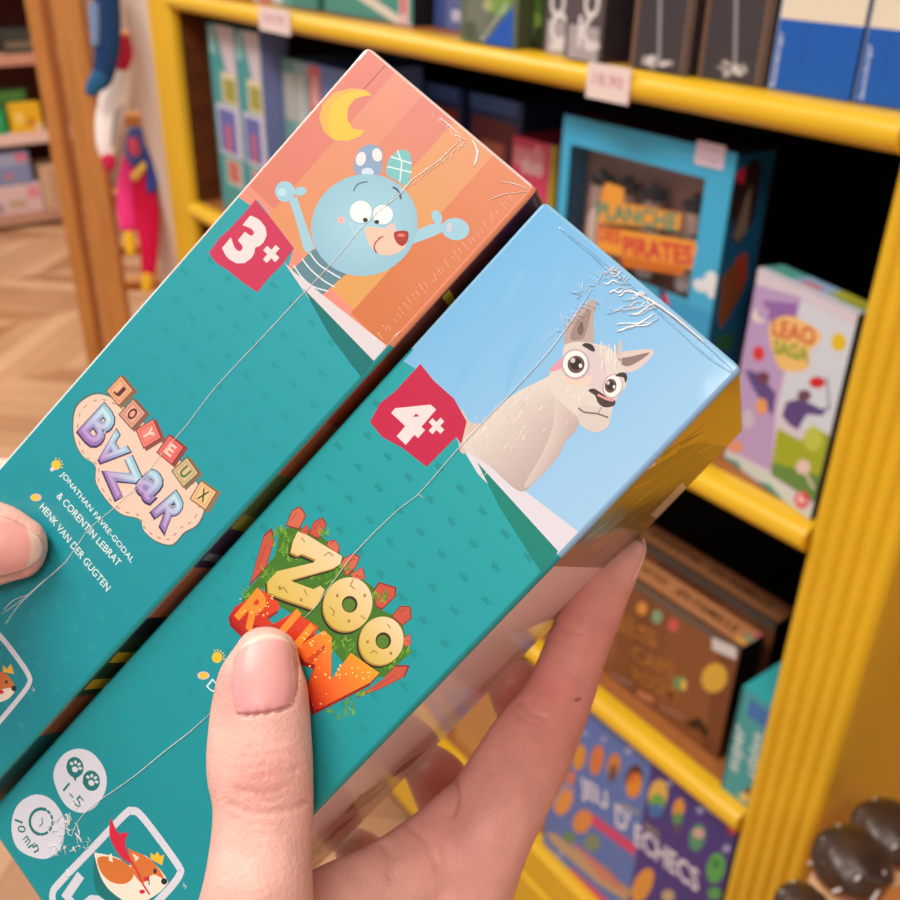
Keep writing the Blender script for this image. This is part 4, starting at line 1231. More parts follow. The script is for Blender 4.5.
f.poly_t([(362, 642), (372, 648), (405, 662), (438, 688), (462, 728), (430, 716), (400, 740), (372, 706), (366, 676)], TB, ORG, True)
f.poly_t([(372, 655), (392, 668), (382, 680)], TB, (240, 210, 190)); f.poly_t([(308, 660), (314, 656), (318, 682), (306, 676)], TB, CRM)
f.poly_t([(312, 558), (322, 580), (336, 600), (360, 598), (352, 622), (358, 650), (372, 684), (346, 672), (322, 640), (308, 602)], TB, (206, 30, 62), True)
f.stroke_t([(368, 676), (388, 710), (402, 742), (420, 770)], 5, TB, (206, 30, 62), True); f.ell_t(412, 728, 8, 6, TB, (206, 30, 50)); f.ell_t(400, 764, 8, 6, TB, (206, 30, 62)); f.stroke_t([(418, 724), (420, 744)], 3, TB, (60, 40, 40))
f.ell_t(462, 735, 9, 9, TB, (36, 34, 40)); f.ell_t(436, 706, 5, 7, TB, (60, 40, 40))
f.poly_t([(424, 672), (424, 654), (434, 662), (444, 652), (450, 664), (462, 660), (456, 690)], TB, (240, 184, 40))
f.text('LOKI', TB[0] + 172 / TB[2], TB[1] + 776 / TB[2], TB[0] + 172 / TB[2] + 72, TB[1] + 776 / TB[2] + 77, 30, WHT, .05)
f.text('TM', 181.5, 885.5, 185, 889, 3.2, WHT)
# front cover on the right-hand side: gold, brown fur, a white tag, then glare as a pale tint
s = B2.s
s.rect(0, -.023, BD, 0, (206, 160, 40))
s.poly_ab([(0, -.026), (.012, -.02), (.03, -.013), (BD, -.006), (BD, -.055), (0, -.055)], (112, 76, 36))
random.seed(9)
for k in range(46):
    a, b = random.uniform(0, BD), random.uniform(-.05, -.012)
    s.poly_ab([(a, b), (a + .003, b - .001), (a + random.uniform(.012, .02), b + random.uniform(.004, .012))], random.choice([(150, 104, 44), (92, 62, 34), (176, 128, 52), (124, 82, 40)]))
s.rect(.06, -.032, .076, -.021, (214, 196, 190))
s.grad_rect(0, -BL, BD, -.05, lambda p: lerp((246, 238, 248), (226, 196, 190), p[0] / BD), 6, 10)  # film glare and finger reflection put into the colour
for k in range(14):
    a, b = random.uniform(.02, .06), random.uniform(-.165, -.118)
    s.poly_ab([(a, b), (a + .012, b), (a + .012, b + .006), (a, b + .005)], random.choice([(110, 62, 60), (140, 84, 74), (176, 60, 50)]))
B2.done()

# ---- left box: round blue bear
SAL, PEA, ORA, YEL, ORD = (230, 138, 122), (240, 166, 136), (240, 150, 92), (238, 184, 104), (230, 138, 80)
def side1(y):                                      # the printed cover seen in the gap between the boxes
    t = -y * 1000
    for lim, c in ((14, (78, 30, 62)), (30, (96, 40, 40)), (44, (120, 60, 44)), (62, (150, 62, 40)), (78, (168, 92, 60)), (92, (90, 104, 60)), (104, (64, 44, 74)), (118, (176, 108, 80)), (124, (34, 30, 40)), (142, (40, 62, 40)), (154, (136, 84, 52)), (999, (18, 84, 88))):
        if t < lim:
            return c
def col1(x, y, z):
    if y > 0.5:
        return SAL
    if y < -0.5:
        return (18, 110, 114)
    if x > BW - 0.0004 and z < -0.0006:
        return side1(y)
    if x < 0.0014:
        return (224, 206, 200) if y > -0.066 else (206, 226, 228)  # wrap highlight along the left edge, put into the card colour
    if x < 0.002:
        return SAL if y > -0.0405 else TEAL
    if x > BW - 0.002:
        return (226, 140, 96) if y > -.0415 else TEAL
    return SAL if y > -.04 else TEAL
B1 = Held((-0.01801613, -0.08449928, 0.20407683), (0.68048814, 0.6730092, -0.28981805), (-0.67916741, 0.72776642, 0.09532922), (0.27507729, 0.13196457, 0.95232234), col1,
          'teal and orange wrapped game box with a round blue bear and 3+ on it')
f = B1.f
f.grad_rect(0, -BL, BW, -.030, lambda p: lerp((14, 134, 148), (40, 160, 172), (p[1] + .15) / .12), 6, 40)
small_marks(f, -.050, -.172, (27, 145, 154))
T1 = (180, 30, 2.368)
top = [(330, 40), (222, 186), (240, 198), (251, 206), (258, 200), (294, 248), (288, 268), (384, 350), (540, 190)]
f.poly(top, SAL)
def stripe(x0, x1, c, c2=None):
    pts = [(x0, 0), (x1, 0), (x1, -.0415), (x0, -.0415)]
    f.grad_rect(x0, (-.0385 if x0 < .005 else -.0400) - .004 * (x0 / BW), x1, -.0005, (lambda p: tuple(v * .93 for v in lerp(c, c2 or c, -p[1] / .04))), 1, 6)
stripe(.0012, .0095, (220, 128, 116), (220, 132, 114)); stripe(.0095, .0180, (224, 146, 126), (226, 154, 108)); stripe(.0180, .0275, (218, 130, 118), (226, 158, 110))
stripe(.0275, .0390, (226, 158, 114), (226, 168, 96)); stripe(.0390, .0497, (222, 140, 102), (214, 124, 76))
f.stroke([(385, 66), (364, 89)], 1.2, (150, 80, 70))
f.poly([(222, 186), (240, 198.5), (249, 206), (257, 204), (210, 256), (180, 236)], (38, 154, 164))
# teal over the left corner of the panel again
f.poly_t([(455, 155), (438, 142), (405, 138), (365, 148), (338, 175), (330, 208), (340, 240), (365, 260), (398, 263), (425, 252), (437, 238), (410, 234), (396, 212), (398, 184), (414, 163), (436, 156)], T1, (244, 186, 62))
f.poly_t([(440, 143), (405, 138), (365, 148), (338, 175), (330, 208), (340, 240), (358, 256), (350, 210), (362, 172), (395, 148)], T1, (246, 170, 80))
TBR = (280, 130, 4.5)
BLU, BLD = (150, 197, 216), (126, 178, 204)
f.poly_t([(140, 545), (45, 640), (180, 752), (260, 680), (310, 640), (170, 530)], TBR, (92, 132, 146))
for ln in ([(135, 555), (175, 605), (235, 645), (270, 665)], [(100, 580), (140, 630), (200, 680), (245, 705)], [(62, 610), (100, 665), (150, 705), (215, 725)]):
    f.stroke_t(ln, 6, TBR, (214, 226, 228), True)
f.poly_t([(38, 310), (75, 300), (105, 390), (155, 530), (128, 556), (108, 540), (70, 400)], TBR, BLU); f.ell_t(22, 277, 44, 46, TBR, BLU); f.ell_t(92, 276, 28, 20, TBR, BLU, -10)
f.ell_t(10, 280, 20, 18, TBR, (176, 214, 228))
f.poly_t([(590, 515), (620, 448), (690, 420), (735, 420), (740, 455), (690, 478)], TBR, BLU); f.ell_t(790, 446, 62, 50, TBR, BLU, 8); f.ell_t(706, 392, 22, 32, TBR, BLU, -25); f.ell_t(762, 438, 12, 20, TBR, (196, 196, 206)); f.ell_t(806, 442, 20, 26, TBR, (150, 196, 214))
f.poly_t([(340, 195), (345, 110), (385, 70), (425, 68), (458, 90), (458, 150), (445, 200)], TBR, (128, 158, 190), True); f.ell_t(364, 130, 22, 32, TBR, (226, 220, 222), 15); f.ell_t(437, 112, 22, 30, TBR, (226, 220, 222), -12); f.ell_t(394, 190, 28, 20, TBR, (196, 214, 230))
f.poly_t([(478, 195), (492, 130), (540, 90), (582, 104), (592, 150), (585, 220), (565, 250), (520, 225)], TBR, (112, 186, 190), True)
for ln in ([(500, 120), (590, 150)], [(485, 165), (590, 190)], [(530, 95), (548, 150), (540, 230)]):
    f.stroke_t(ln, 6, TBR, (214, 232, 232))
f.ell_t(380, 428, 243, 227, TBR, (158, 204, 222), -25, edge=(140, 188, 208))
f.ell_t(275, 405, 16, 16, TBR, (232, 176, 176)); f.ell_t(500, 438, 20, 16, TBR, (222, 186, 190))
f.ell_t(366, 368, 52, 56, TBR, (138, 186, 208)); f.ell_t(364, 368, 49, 50, TBR, (240, 238, 238)); f.ell_t(464, 383, 49, 50, TBR, (138, 186, 208)); f.ell_t(463, 381, 45, 44, TBR, (240, 238, 238))
f.ell_t(384, 405, 11, 10, TBR, (40, 36, 44)); f.ell_t(436, 414, 11, 9, TBR, (40, 36, 44))
f.poly_t([(385, 445), (430, 438), (520, 452), (575, 470), (560, 530), (510, 560), (455, 560), (405, 520)], TBR, (240, 190, 172), True)
f.poly_t([(514, 462), (540, 454), (576, 458), (574, 500), (552, 522), (530, 512), (516, 488)], TBR, (160, 50, 44), True); f.ell_t(545, 474, 18, 8, TBR, (220, 110, 104))
f.stroke_t([(444, 486), (466, 480)], 5, TBR, (150, 84, 70)); f.stroke_t([(456, 482), (432, 505), (424, 530), (434, 552)], 6, TBR, (150, 60, 56), True)
f.stroke_t([(332, 274), (345, 250), (365, 238), (392, 233)], 7, TBR, (92, 112, 130), True); f.stroke_t([(510, 258), (528, 270), (540, 290), (544, 308)], 9, TBR, (70, 84, 120), True)
f.poly([(284, 262), (294, 272), (387, 346), (371, 364), (330, 330)], (212, 206, 212)); f.poly([(303, 288), (374, 361), (361, 377), (330, 336)], (12, 112, 112))
TD = (200, 180, 7.5)
f.poly_t([(416, 146), (520, 270), (620, 400), (704, 512), (625, 626), (612, 640), (520, 730), (430, 842), (330, 775), (212, 680), (120, 620), (66, 548), (150, 430), (215, 375), (340, 240)], TD, (190, 52, 88))
f.letter('3', 246.3, 241.5, 31, 46, (222, 212, 214), 2, .05); f.letter('+', 271.3, 254, 18, 18, (222, 212, 214), 0, .05)
# title: toy blocks and letters on a cream cloud
TJ = (0, 340, 2.37)
CL = (226, 196, 178)
cloud = [(174, 200), (184, 156), (222, 130), (262, 136), (305, 168), (350, 205), (390, 250), (430, 290), (470, 345), (484, 395), (468, 436), (436, 456), (408, 484), (370, 476), (342, 452), (330, 424), (288, 412), (254, 380), (228, 338), (226, 298), (198, 276), (180, 244)]
f.poly_t([(x + (x - 320) * .025, y + (y - 310) * .025) for x, y in cloud], TJ, (70, 110, 112), True); f.poly_t(cloud, TJ, CL, True)
ins = [(320 + (x - 320) * .93, 308 + (y - 308) * .93) for x, y in cloud]
isp = spline(ins)
for k in range(0, len(isp) - 1, 3):
    f.stroke_t([isp[k], isp[(k + 1) % len(isp)]], 2.2, TJ, (150, 110, 96))
for ch, cx, cy, rot, c, ci in (('J', 284, 120, 20, (214, 160, 124), (86, 50, 50)), ('O', 314, 175, 22, (206, 150, 130), (70, 40, 50)), ('Y', 352, 222, 4, (224, 120, 110), (238, 206, 196)), ('E', 404, 260, 30, (220, 104, 98), (244, 200, 186)), ('U', 439, 313, 16, (196, 172, 130), (70, 110, 80)), ('X', 482, 368, 34, (222, 180, 130), (50, 84, 50))):
    x, y = TJ[0] + cx / TJ[2], TJ[1] + cy / TJ[2]
    k = f.scale(x, y); c0 = f.px(x, y); r = math.radians(rot - 22); h = 10.6 * k
    def sq(s, dx=0, dy=0):
        return [(c0[0] + dx + s * (p * math.cos(r) - q * math.sin(r)), c0[1] + dy + s * (p * math.sin(r) + q * math.cos(r))) for p, q in ((-1, -1), (1, -1), (1, 1), (-1, 1))]
    f.poly_ab(sq(h * 1.05, h * .3, h * .1), tuple(int(v * .62) for v in c)); f.poly_ab(sq(h), tuple(int(v * .5) for v in c)); f.poly_ab(sq(h * .9), c); f.poly_ab(sq(h * .68), tuple(int(v * .8) for v in c)); f.poly_ab(sq(h * .62), tuple(min(255, int(v * 1.06)) for v in c))
    f.letter(ch, x, y, 8.5, 11.5, ci, rot - 22, .03)
for ch, cx, cy, w_, h_, rot in (('B', 234, 206, 26, 37, -2), ('A', 264, 262, 27, 30, 172), ('Z', 293, 325, 34, 33, -16), ('a', 357, 345, 25, 27, -4), ('R', 404, 408, 26, 32, -8)):
    x, y = TJ[0] + cx / TJ[2], TJ[1] + cy / TJ[2]
    c0 = f.px(x, y)
    f.letter(ch, x, y + .8, w_ + 3, h_ + 3, (62, 50, 92), rot, .07); f.letter(ch, x, y, w_, h_, None, rot, .05, grad=lambda p: lerp((146, 112, 176), (146, 196, 216), .5 + (p[1] - c0[1]) * 180)); f.letter(ch, x - .6, y - .6, w_ * .8, h_ * .82, None, rot, .0, grad=lambda p: lerp((176, 146, 200), (184, 218, 230), .5 + (p[1] - c0[1]) * 180))
for s_, a, b, h_ in (('JONATHAN FAVRE-GODAL', (140, 322), (308, 532), 13), ('& CORENTIN LEBRAT', (133, 372), (278, 538), 13), ('HENK VAN DER GUGTEN', (93, 398), (252, 597), 13)):
    f.text(s_, TJ[0] + a[0] / TJ[2], TJ[1] + a[1] / TJ[2], TJ[0] + b[0] / TJ[2], TJ[1] + b[1] / TJ[2], h_ / TJ[2] * 1.25, (216, 232, 232), .005)
f.ell(56, 465, 4.6, 4.8, (240, 190, 50)); f.ell(52.5, 469, 2.6, 2, (220, 200, 210), -40); f.ell(36, 497.5, 5.6, 3.8, (220, 180, 190)); f.ell(35, 497.5, 4, 3.2, (240, 190, 50))
for k in range(5):
    a = -1.6 + k * .5
    f.stroke([(56 + 5.6 * math.cos(a), 465 + 5.6 * math.sin(a)), (56 + 7.2 * math.cos(a), 465 + 7.2 * math.sin(a))], .8, (240, 200, 80))
f.stroke([(-30, 605), (0, 636), (16, 656), (28, 674), (29, 684), (16, 702), (-8, 730)], 5, WHT, True)
f.poly([(-8, 676), (2, 672), (10, 678), (15, 688), (10, 694), (-2, 700), (-12, 700)], (206, 112, 46), True); f.poly([(-2, 692), (8, 688), (15, 690), (8, 699), (-4, 702)], (240, 224, 206), True); f.ell(14, 688.5, 2.6, 2.8, (36, 34, 40)); f.ell(6.5, 682, 1.4, 1.8, (60, 40, 40)); f.poly([(3, 672), (3, 665), (7, 669), (11, 664), (13, 670), (14, 674)], (240, 184, 40)); f.ell(1, 692, 3, 2, (206, 30, 50))
f.text('TM', 31, 689, 33.5, 692, 2.6, WHT)
# the cover art seen between the two boxes
s = B1.s
for b0, b1, c in ((-.026, -.028, (206, 170, 40)), (-.128, -.131, (196, 170, 40)), (-.136, -.139, (196, 170, 40)), (-.088, -.092, (150, 150, 60)), (-.099, -.101, (120, 130, 150))):
    s.poly_ab([(0, b0), (BD, b0 - .006), (BD, b1 - .006), (0, b1)], c)
B1.done()

# ---- seams and creases of the clear film, glints modelled as white ridges
random.seed(11)
def ticks(a, b, n, dx, dy, jit=1.5):  # short white strokes that stand in for sparkle on the film
    out = []
    for k in range(n):
        t = (k + random.uniform(.2, .8)) / n
        x, y = a[0] + (b[0] - a[0]) * t, a[1] + (b[1] - a[1]) * t
        L_ = random.uniform(.4, 1)
        out.append(([(x + random.uniform(-jit, jit), y + random.uniform(-jit, jit)), (x + dx * L_, y + dy * L_)], .13))
    return out
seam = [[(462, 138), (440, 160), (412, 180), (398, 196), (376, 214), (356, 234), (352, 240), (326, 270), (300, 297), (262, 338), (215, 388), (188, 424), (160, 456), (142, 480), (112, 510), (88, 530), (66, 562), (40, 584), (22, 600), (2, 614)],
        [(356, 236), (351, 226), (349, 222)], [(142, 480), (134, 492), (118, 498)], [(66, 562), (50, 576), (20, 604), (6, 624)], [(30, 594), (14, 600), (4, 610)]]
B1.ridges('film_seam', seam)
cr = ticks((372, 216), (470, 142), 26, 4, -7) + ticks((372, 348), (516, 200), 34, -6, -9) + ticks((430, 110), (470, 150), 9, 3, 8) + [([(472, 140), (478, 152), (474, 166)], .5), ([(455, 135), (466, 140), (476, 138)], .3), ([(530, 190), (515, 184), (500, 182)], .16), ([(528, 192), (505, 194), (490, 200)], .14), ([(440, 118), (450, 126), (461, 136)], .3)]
B1.ridges('film_crease_glint', cr)['kind'] = 'stuff'
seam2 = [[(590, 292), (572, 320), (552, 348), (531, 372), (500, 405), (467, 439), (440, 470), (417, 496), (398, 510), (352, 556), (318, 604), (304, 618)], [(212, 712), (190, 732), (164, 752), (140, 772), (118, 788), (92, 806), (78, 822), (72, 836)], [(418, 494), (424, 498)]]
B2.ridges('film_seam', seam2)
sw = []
for k in range(44):                                # gathered, swirling folds of film near the top edge, glints set in white
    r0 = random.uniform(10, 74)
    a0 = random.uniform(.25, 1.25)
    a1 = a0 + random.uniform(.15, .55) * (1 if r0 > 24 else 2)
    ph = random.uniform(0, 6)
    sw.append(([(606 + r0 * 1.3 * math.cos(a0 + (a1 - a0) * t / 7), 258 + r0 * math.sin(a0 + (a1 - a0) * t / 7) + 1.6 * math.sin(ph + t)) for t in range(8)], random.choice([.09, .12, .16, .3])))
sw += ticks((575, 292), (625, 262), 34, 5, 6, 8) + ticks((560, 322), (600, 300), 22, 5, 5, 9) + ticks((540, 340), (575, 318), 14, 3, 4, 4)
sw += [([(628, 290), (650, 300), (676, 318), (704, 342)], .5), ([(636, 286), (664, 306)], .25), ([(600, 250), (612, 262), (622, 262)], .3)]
B2.ridges('film_crease_glint', sw)['kind'] = 'stuff'
B2.ridges('film_fold', [[(648, 303), (668, 318), (690, 337), (712, 356), (731, 371)]], 1.5, .25, mat_=M_CLEAR)
B2.ridges('film_fold', [[(560, 228), (590, 253), (622, 280), (646, 300)]], .9, .2, mat_=M_CLEAR)
B1.ridges('film_fold', [[(528, 197), (500, 226), (470, 258), (440, 290), (400, 332), (384, 348)]], .9, .2, mat_=M_CLEAR)
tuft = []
for k in range(34):                                # crumpled film knot at the end of the seam, its glints as white strands
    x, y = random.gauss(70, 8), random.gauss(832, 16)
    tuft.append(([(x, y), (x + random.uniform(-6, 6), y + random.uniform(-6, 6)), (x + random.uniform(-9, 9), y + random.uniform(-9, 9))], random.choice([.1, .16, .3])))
B2.ridges('film_knot_glint', tuft)['kind'] = 'stuff'
# ------------------------------------------------------------------ hands
def spine_z(x, y, held):
    return (on_plane(x, y, held.A, held.d) - CAM).dot(FWD)

def hp(x, y, z, rpx, rz):
    return (at(x, y, z), rpx * z / FPX, rz)

def on_spine(held, x, y, rpx, rz, lift=0.0):
    z = spine_z(x, y, held) - rz * 1.02 - lift
    return (at(x, y, z), rpx * z / FPX, rz)

def flesh(name, tubes, tone, parent, creases=(), recess=(), voxel=0.0009, smooth=7):
    vs, fs = [], []
    for pts in tubes:
        a, b = tube(pts, FWD, n=24, sub=5)
        i = len(vs)
        vs += a
        fs += [tuple(i + k for k in q) for q in b]
    me = bpy.data.meshes.new(name)
    me.from_pydata([tuple(p) for p in vs], [], fs)
    tmp = bpy.data.objects.new(name, me)
    COL.objects.link(tmp)
    bm = bmesh.new(); bm.from_mesh(me); bmesh.ops.recalc_face_normals(bm, faces=bm.faces); bm.to_mesh(me); bm.free()
    r = tmp.modifiers.new('r', 'REMESH'); r.mode = 'VOXEL'; r.voxel_size = voxel
    s = tmp.modifiers.new('s', 'SMOOTH'); s.factor = .5; s.iterations = smooth
    dg = bpy.context.evaluated_depsgraph_get()
    out = bpy.data.meshes.new_from_object(tmp.evaluated_get(dg))
    bpy.data.objects.remove(tmp)
    bpy.data.meshes.remove(me)
    # skin creases and the beds of the nails
    nor = [V(v.normal) for v in out.vertices]
    for v, n in zip(out.vertices, nor):
        if n.dot(v.co - CAM) > 0:
            continue
        x, y = to_px(v.co)
        dsp = 0.0
        for pts, wd, amt in creases:
            dm = 1e9
            for (ax, ay), (bx, by) in zip(pts, pts[1:]):
                dx, dy = bx - ax, by - ay
                t = max(0, min(1, ((x - ax) * dx + (y - ay) * dy) / (dx * dx + dy * dy)))
                dm = min(dm, math.hypot(x - ax - t * dx, y - ay - t * dy))
            if dm < wd * 2.5:
                dsp += amt * math.exp(-(dm / wd) ** 2)
        v.co -= n * dsp
    base = V(parent['_w'])
    bvh = BVHTree.FromPolygons([v.co.copy() for v in out.vertices], [tuple(p.vertices) for p in out.polygons])
    ca = out.color_attributes.new('Col', 'FLOAT_COLOR', 'POINT')
    flat = []
    for v in out.vertices:
        flat.extend((*lin(tone(v.co)), 1))
    ca.data.foreach_set('color', flat)
    for v in out.vertices:
        v.co -= base
    out.polygons.foreach_set('use_smooth', [True] * len(out.polygons))
    out.materials.clear()
    out.materials.append(M_SKIN)
    o = bpy.data.objects.new(name, out)
    COL.objects.link(o)
    o.parent = parent
    o['_w'] = tuple(base)
    return o, bvh

def polyline(pts, t):
    L_ = [0]
    for a, b in zip(pts, pts[1:]):
        L_.append(L_[-1] + math.hypot(b[0] - a[0], b[1] - a[1]))
    q = t * L_[-1]
    for k in range(len(pts) - 1):
        if q <= L_[k + 1] + 1e-9:
            s = (q - L_[k]) / max(1e-9, L_[k + 1] - L_[k])
            return (pts[k][0] + (pts[k + 1][0] - pts[k][0]) * s, pts[k][1] + (pts[k + 1][1] - pts[k][1]) * s)
    return pts[-1]

def nail(parent, bvh, side0, side1, bulge0, bulge1, colfn, lift=0.00035, n=22):
    """curved nail plate lying on the finger: the two side edges from the free edge to the cuticle"""
    mb = MB()
    grid = []
    for j in range(n + 1):
        t = j / n
        row = []
        for i in range(n + 1):
            s = i / n
            a, b = polyline(side0, t), polyline(side1, t)
            k = math.sin(math.pi * s)
            bx = (bulge0[0] * (1 - t) ** 2 + bulge1[0] * t ** 2) * k
            by = (bulge0[1] * (1 - t) ** 2 + bulge1[1] * t ** 2) * k
            x, y = a[0] + (b[0] - a[0]) * s + bx, a[1] + (b[1] - a[1]) * s + by
            hit = bvh.ray_cast(CAM, ray(x, y).normalized())
            row.append((hit[0], hit[1], s, t))
        grid.append(row)
    # fill rays that miss the fingertip with the neighbour's depth
    flat = []
    for j in range(n, -1, -1):
        for i in range(n + 1):
            p, nn, s, t = grid[j][i]
            if p is None:
                q, qn = grid[j + 1][i][0], grid[j + 1][i][1]
                q2 = grid[j + 2][i][0]
                grid[j][i] = (q + (q - q2) * .6, qn, s, t)
    sm = [[grid[j][i][0] for i in range(n + 1)] for j in range(n + 1)]
    for it in range(6):                            # even out the plate
        sm = [[sm[j][i] if i in (0, n) or j in (0, n) else (sm[j][i] * 2 + sm[j - 1][i] + sm[j + 1][i] + sm[j][i - 1] + sm[j][i + 1]) / 6 for i in range(n + 1)] for j in range(n + 1)]
    top, bot = {}, {}
    i0 = len(mb.v)
    for j in range(n + 1):
        for i in range(n + 1):
            nn = grid[j][i][1]
            e = min(1, 5 * min(i, n - i) / n + .15)
            mb.v.append(sm[j][i] + nn * lift * e)
    for j in range(n + 1):
        for i in range(n + 1):
            mb.v.append(sm[j][i] - grid[j][i][1] * .0006 * CS)
    K = (n + 1) * (n + 1)
    idx = lambda i, j, b=0: i0 + b * K + j * (n + 1) + i
    for j in range(n):
        for i in range(n):
            q = (idx(i, j), idx(i, j + 1), idx(i + 1, j + 1), idx(i + 1, j))
            mb.f.append(q); mb.c.append([colfn(a / n, b / n) for a, b in ((i, j), (i, j + 1), (i + 1, j + 1), (i + 1, j))])
            q = (idx(i, j, 1), idx(i + 1, j, 1), idx(i + 1, j + 1, 1), idx(i, j + 1, 1))
            mb.f.append(q); mb.c.append([(226, 170, 160)] * 4)
    edge = [(i, 0) for i in range(n)] + [(n, j) for j in range(n)] + [(i, n) for i in range(n, 0, -1)] + [(0, j) for j in range(n, 0, -1)]
    for a, b in zip(edge, edge[1:] + edge[:1]):
        mb.f.append((idx(*a), idx(*b), idx(*b, 1), idx(*a, 1))); mb.c.append([colfn(a[0] / n, a[1] / n)] * 4)
    return mb.build('fingernail', M_NAIL, parent, smooth=True)

# ---- right hand: thumb on the spine, fingers folded round the cover
rh = tag(empty('hand', at(420, 1100, .26)), 'right hand gripping the llama box, thumb upright on its front', 'hand')
sp = lambda x, y, r, rz, lift=0: on_spine(B2, x, y, r, rz, lift)
tubes = [
    # thumb
    [sp(266.5, 655, 34, .0056), sp(262.5, 676, 44, .0066), sp(261, 700, 48.5, .0072), sp(260, 723, 51, .0076), sp(260, 765, 53.5, .0083), sp(263.5, 805, 50.5, .0080), sp(261, 852, 51.5, .0085), sp(257, 900, 57, .0095),
     hp(254, 950, .193, 66, .0115), hp(272, 1010, .208, 80, .014), hp(318, 1080, .228, 92, .017), hp(380, 1150, .243, 95, .019)],
    # index finger
    [hp(633, 552, .2515, 13, .0045), hp(617, 569, .250, 23, .0062), hp(603, 588, .2485, 28, .0070), hp(592, 611, .247, 30.5, .0075), hp(577, 647, .244, 31.5, .0080), hp(557, 700, .239, 35, .0085), hp(531, 746, .233, 44, .0095), hp(508, 786, .228, 47, .0105), hp(483, 829, .224, 51, .012), hp(453, 884, .224, 62, .013), hp(420, 960, .228, 80, .015), hp(395, 1060, .236, 92, .018), hp(385, 1150, .243, 95, .019)],
    # middle finger
    [hp(511, 682, .2665, 27, .0068), hp(522, 696, .271, 32, .0075), hp(534, 720, .274, 35, .008), hp(528, 760, .268, 37, .0085), hp(510, 802, .258, 38, .009), hp(485, 850, .250, 42, .0105), hp(440, 950, .249, 60, .014), hp(390, 1150, .252, 80, .017)],
    # ring finger
    [hp(426, 766, .2745, 25, .0064), hp(438, 780, .279, 30, .0072), hp(450, 804, .284, 32, .0078), hp(462, 838, .280, 31, .0082), hp(450, 890, .270, 36, .0095), hp(420, 980, .265, 52, .013), hp(390, 1150, .262, 70, .016)],
    # little finger
    [hp(352, 846, .279, 20, .0056), hp(366, 858, .284, 24, .0064), hp(390, 880, .288, 26, .007), hp(404, 920, .284, 29, .0078), hp(396, 1000, .277, 46, .012), hp(385, 1150, .268, 64, .015)],
    # web between thumb and index, palm
    [hp(285, 946, .199, 46, .0095), hp(330, 914, .206, 46, .009), hp(385, 887, .214, 44, .009), hp(436, 854, .221, 44, .0095), hp(476, 818, .226, 42, .0095)],
    [hp(300, 990, .208, 60, .012), hp(360, 950, .214, 62, .012), hp(420, 908, .221, 60, .012), hp(458, 866, .226, 46, .011)],
    [hp(330, 1040, .222, 80, .016), hp(400, 980, .236, 90, .020), hp(430, 930, .242, 70, .018)],
]
def near(x, y, cx, cy, r):
    return math.exp(-((x - cx) ** 2 + (y - cy) ** 2) / (r * r))
def tone_r(p):
    x, y = to_px(p)
    c = (236, 184, 172)
    c = lerp(c, (226, 146, 140), .75 * near(x, y, 236, 690, 26) + .55 * near(x, y, 262, 780, 30) + .5 * near(x, y, 300, 690, 16))
    c = lerp(c, (218, 138, 128), min(1, .8 * near(x, y, 560, 720, 90) + .7 * near(x, y, 600, 610, 60) + .5 * near(x, y, 460, 850, 70)))  # redder index: skin tone with dimmer light mixed into the colour
    c = lerp(c, (228, 140, 134), .6 * near(x, y, 560, 690, 16))
    c = lerp(c, (176, 92, 84), .8 * max(near(x, y, 520, 690, 26) if (p - CAM).dot(FWD) > .25 else 0, near(x, y, 440, 780, 30) if (p - CAM).dot(FWD) > .26 else 0))  # shade on the middle and ring fingers put into the skin colour
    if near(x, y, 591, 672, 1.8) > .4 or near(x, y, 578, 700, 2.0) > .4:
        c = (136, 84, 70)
    return c
CS = 2.6                                           # depth of the skin lines
K = lambda pts: [(180 + x / 3.1, 610 + y / 3.1) for x, y in pts]
N2 = lambda pts: [(300 + x / 2.37, 520 + y / 2.37) for x, y in pts]
creases = [(K([(160, 545), (190, 560), (250, 570), (310, 558), (345, 540)]), 1.3, .00022 * CS), (K([(165, 565), (200, 585), (270, 592), (330, 575)]), 1.1, .00018 * CS), (K([(158, 600), (200, 625), (270, 632), (350, 615), (400, 590)]), 1.5, .00022 * CS),
           (K([(170, 500), (220, 488), (280, 478)]), 1.1, .00014 * CS), (K([(190, 460), (250, 452), (330, 440), (370, 450)]), 1.1, .00012 * CS), (K([(260, 500), (320, 505), (370, 490)]), 1.0, .00012 * CS), (K([(200, 520), (260, 520), (330, 520)]), 1.0, .0001 * CS), (K([(190, 690), (260, 700), (340, 690)]), 1.2, .0001 * CS), (K([(200, 430), (270, 415), (330, 405)]), 1.2, .0001 * CS),
           (K([(150, 640), (200, 665), (290, 668)]), 1.2, .0001 * CS), (K([(165, 150), (160, 215), (164, 275), (178, 328), (240, 322), (305, 312), (352, 292), (366, 230), (362, 150)]), 1.4, .0003 * CS),
           (N2([(600, 245), (640, 262), (665, 268)]), 1.6, .00022 * CS), (N2([(515, 430), (545, 455), (585, 472)]), 1.7, .0003 * CS), (N2([(500, 445), (540, 475), (580, 482)]), 1.3, .00015 * CS), (N2([(430, 560), (450, 600)]), 2.2, .0002 * CS), (N2([(365, 620), (372, 660), (360, 700)]), 2.5, .0003 * CS), (N2([(200, 770), (222, 800), (215, 850)]), 3, .0003 * CS), (N2([(250, 720), (300, 760), (330, 830)]), 2.5, .0002 * CS), (N2([(660, 520), (650, 545)]), 1.2, .00015 * CS)]
hand_r, bv = flesh('body', tubes, tone_r, rh, creases)
def thumb_nail_col(s, t):
    if t < .07:
        return (240, 212, 196)
    c = lerp((232, 168, 164), (226, 156, 158), t)
    return lerp(c, (240, 200, 194), .5 * max(0, 1 - abs(s - .52) / .22) * (1 - t))
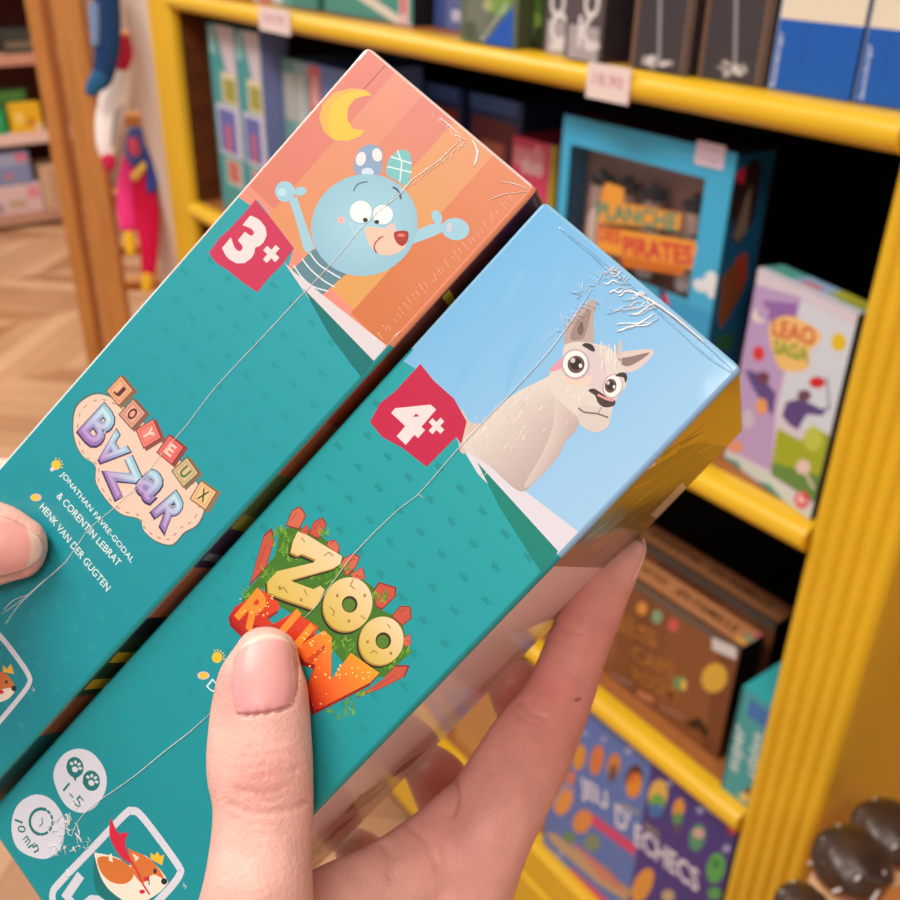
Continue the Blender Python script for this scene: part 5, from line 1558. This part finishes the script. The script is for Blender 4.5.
nail(rh, bv, [(241, 647), (234, 659), (231.5, 678), (232, 696), (236.5, 713)], [(289, 640), (296, 651), (298.5, 670), (297.5, 688), (293.5, 703)], (0, -9), (0, 3.5), thumb_nail_col)
mb = MB()
vs, fs = tube([(at(642.2, 540, .2522), .0006, .0022), (at(641.5, 549, .252), .0008, .0038), (at(637, 564, .2505), .0008, .0042), (at(630.5, 580, .249), .0007, .0038), (at(628.5, 588, .248), .0004, .0025)], FWD, n=16)
mb.mesh(vs, fs, (236, 186, 176)); mb.build('fingernail', M_NAIL, rh, smooth=True)

# ---- left hand: thumb over the left edge of the bear box
lh = tag(empty('hand', at(-160, 590, .26)), 'left hand at the left edge holding the bear box by its thumb', 'hand')
sp = lambda x, y, r, rz, lift=0: on_spine(B1, x, y, r, rz, lift)
tubes = [
    [sp(22, 548.5, 33, .0052), sp(4, 545.5, 41, .0066), sp(-22, 543, 46, .0076), sp(-60, 540, 50, .0084), hp(-100, 540, .19, 56, .0095), hp(-150, 560, .205, 66, .012), hp(-215, 610, .235, 90, .016), hp(-290, 700, .26, 110, .02)],
    [hp(10, 474, .296, 17, .0062), hp(-12, 482, .297, 24, .0072), hp(-60, 500, .295, 30, .008), hp(-120, 530, .283, 36, .009), hp(-190, 590, .27, 60, .012), hp(-290, 700, .265, 90, .018)],
    [hp(-70, 560, .30, 26, .0075), hp(-110, 575, .30, 30, .008), hp(-160, 610, .29, 36, .009), hp(-220, 660, .28, 60, .012), hp(-290, 720, .268, 80, .018)],
    [hp(-120, 625, .30, 26, .0075), hp(-150, 640, .30, 30, .008), hp(-200, 670, .29, 40, .01), hp(-290, 730, .27, 80, .018)],
    [hp(-160, 690, .30, 22, .006), hp(-190, 700, .298, 26, .007), hp(-230, 720, .29, 36, .01), hp(-300, 750, .272, 70, .016)],
    [hp(-150, 590, .22, 60, .012), hp(-190, 620, .245, 70, .016), hp(-240, 650, .262, 80, .018)],
]
def tone_l(p):
    x, y = to_px(p)
    return lerp((238, 188, 174), (236, 160, 152), .7 * near(x, y, 30, 575, 30))
creases = [([(-6, 512), (20, 522), (36, 535)], 1.2, .00025 * CS), ([(-6, 581), (18, 577), (34, 568)], 1.2, .0002 * CS)]
hand_l, bv = flesh('body', tubes, tone_l, lh, creases)
def left_nail_col(s, t):
    if t < .14:
        return (242, 208, 190)
    return lerp((236, 170, 160), (234, 164, 158), t)
nail(lh, bv, [(36, 534), (22, 524), (4, 516), (-20, 512), (-40, 512)], [(36, 562), (22, 571), (2, 577), (-20, 578), (-40, 576)], (7, 0), (0, 0), left_nail_col)

# ------------------------------------------------------------------ light: ceiling panels of the shop, plus an added side fill
def panel(name, loc, sx, sy, e, col=(1.0, 0.86, 0.70), target=None):
    ld = bpy.data.lights.new(name, 'AREA')
    ld.shape = 'RECTANGLE'
    ld.size, ld.size_y = sx, sy
    ld.energy = e
    ld.color = col
    o = bpy.data.objects.new(name, ld)
    COL.objects.link(o)
    o.location = loc
    if target is not None:
        o.rotation_euler = (V(target) - V(loc)).to_track_quat('-Z', 'Y').to_euler()
    return o
WARM = (1.0, .95, .89)
panel('ceiling_panel_light', (-.75, -1.25, 2.85), 1.3, .5, 41, WARM)
panel('ceiling_panel_light', (1.02, -1.63, 2.85), .9, .7, 29, WARM)
panel('ceiling_panel_light', (-3.0, -1.0, 2.85), 1.6, .6, 52, (1.0, .93, .85))
panel('ceiling_panel_light', (-4.3, .2, 2.85), 1.2, .6, 44, (1.0, .93, .85))
panel('side_fill_light', (2.3, .1, 1.3), 1.0, .8, 4.5, WARM, (0, -.5, 1.35))  # added fill from the right, brightens the cover side of the box
w = bpy.data.worlds.new('world')
S.world = w
w.use_nodes = True
w.node_tree.nodes['Background'].inputs[0].default_value = (1.0, 0.96, 0.95, 1)
w.node_tree.nodes['Background'].inputs[1].default_value = 0.43

S.view_settings.view_transform = 'Standard'
S.view_settings.look = 'None'
S.view_settings.gamma = 1.0
S.view_settings.exposure = -0.2
S.view_settings.use_curve_mapping = False
for o in bpy.data.objects:
    if '_w' in o:
        del o['_w']
bpy.context.view_layer.update()
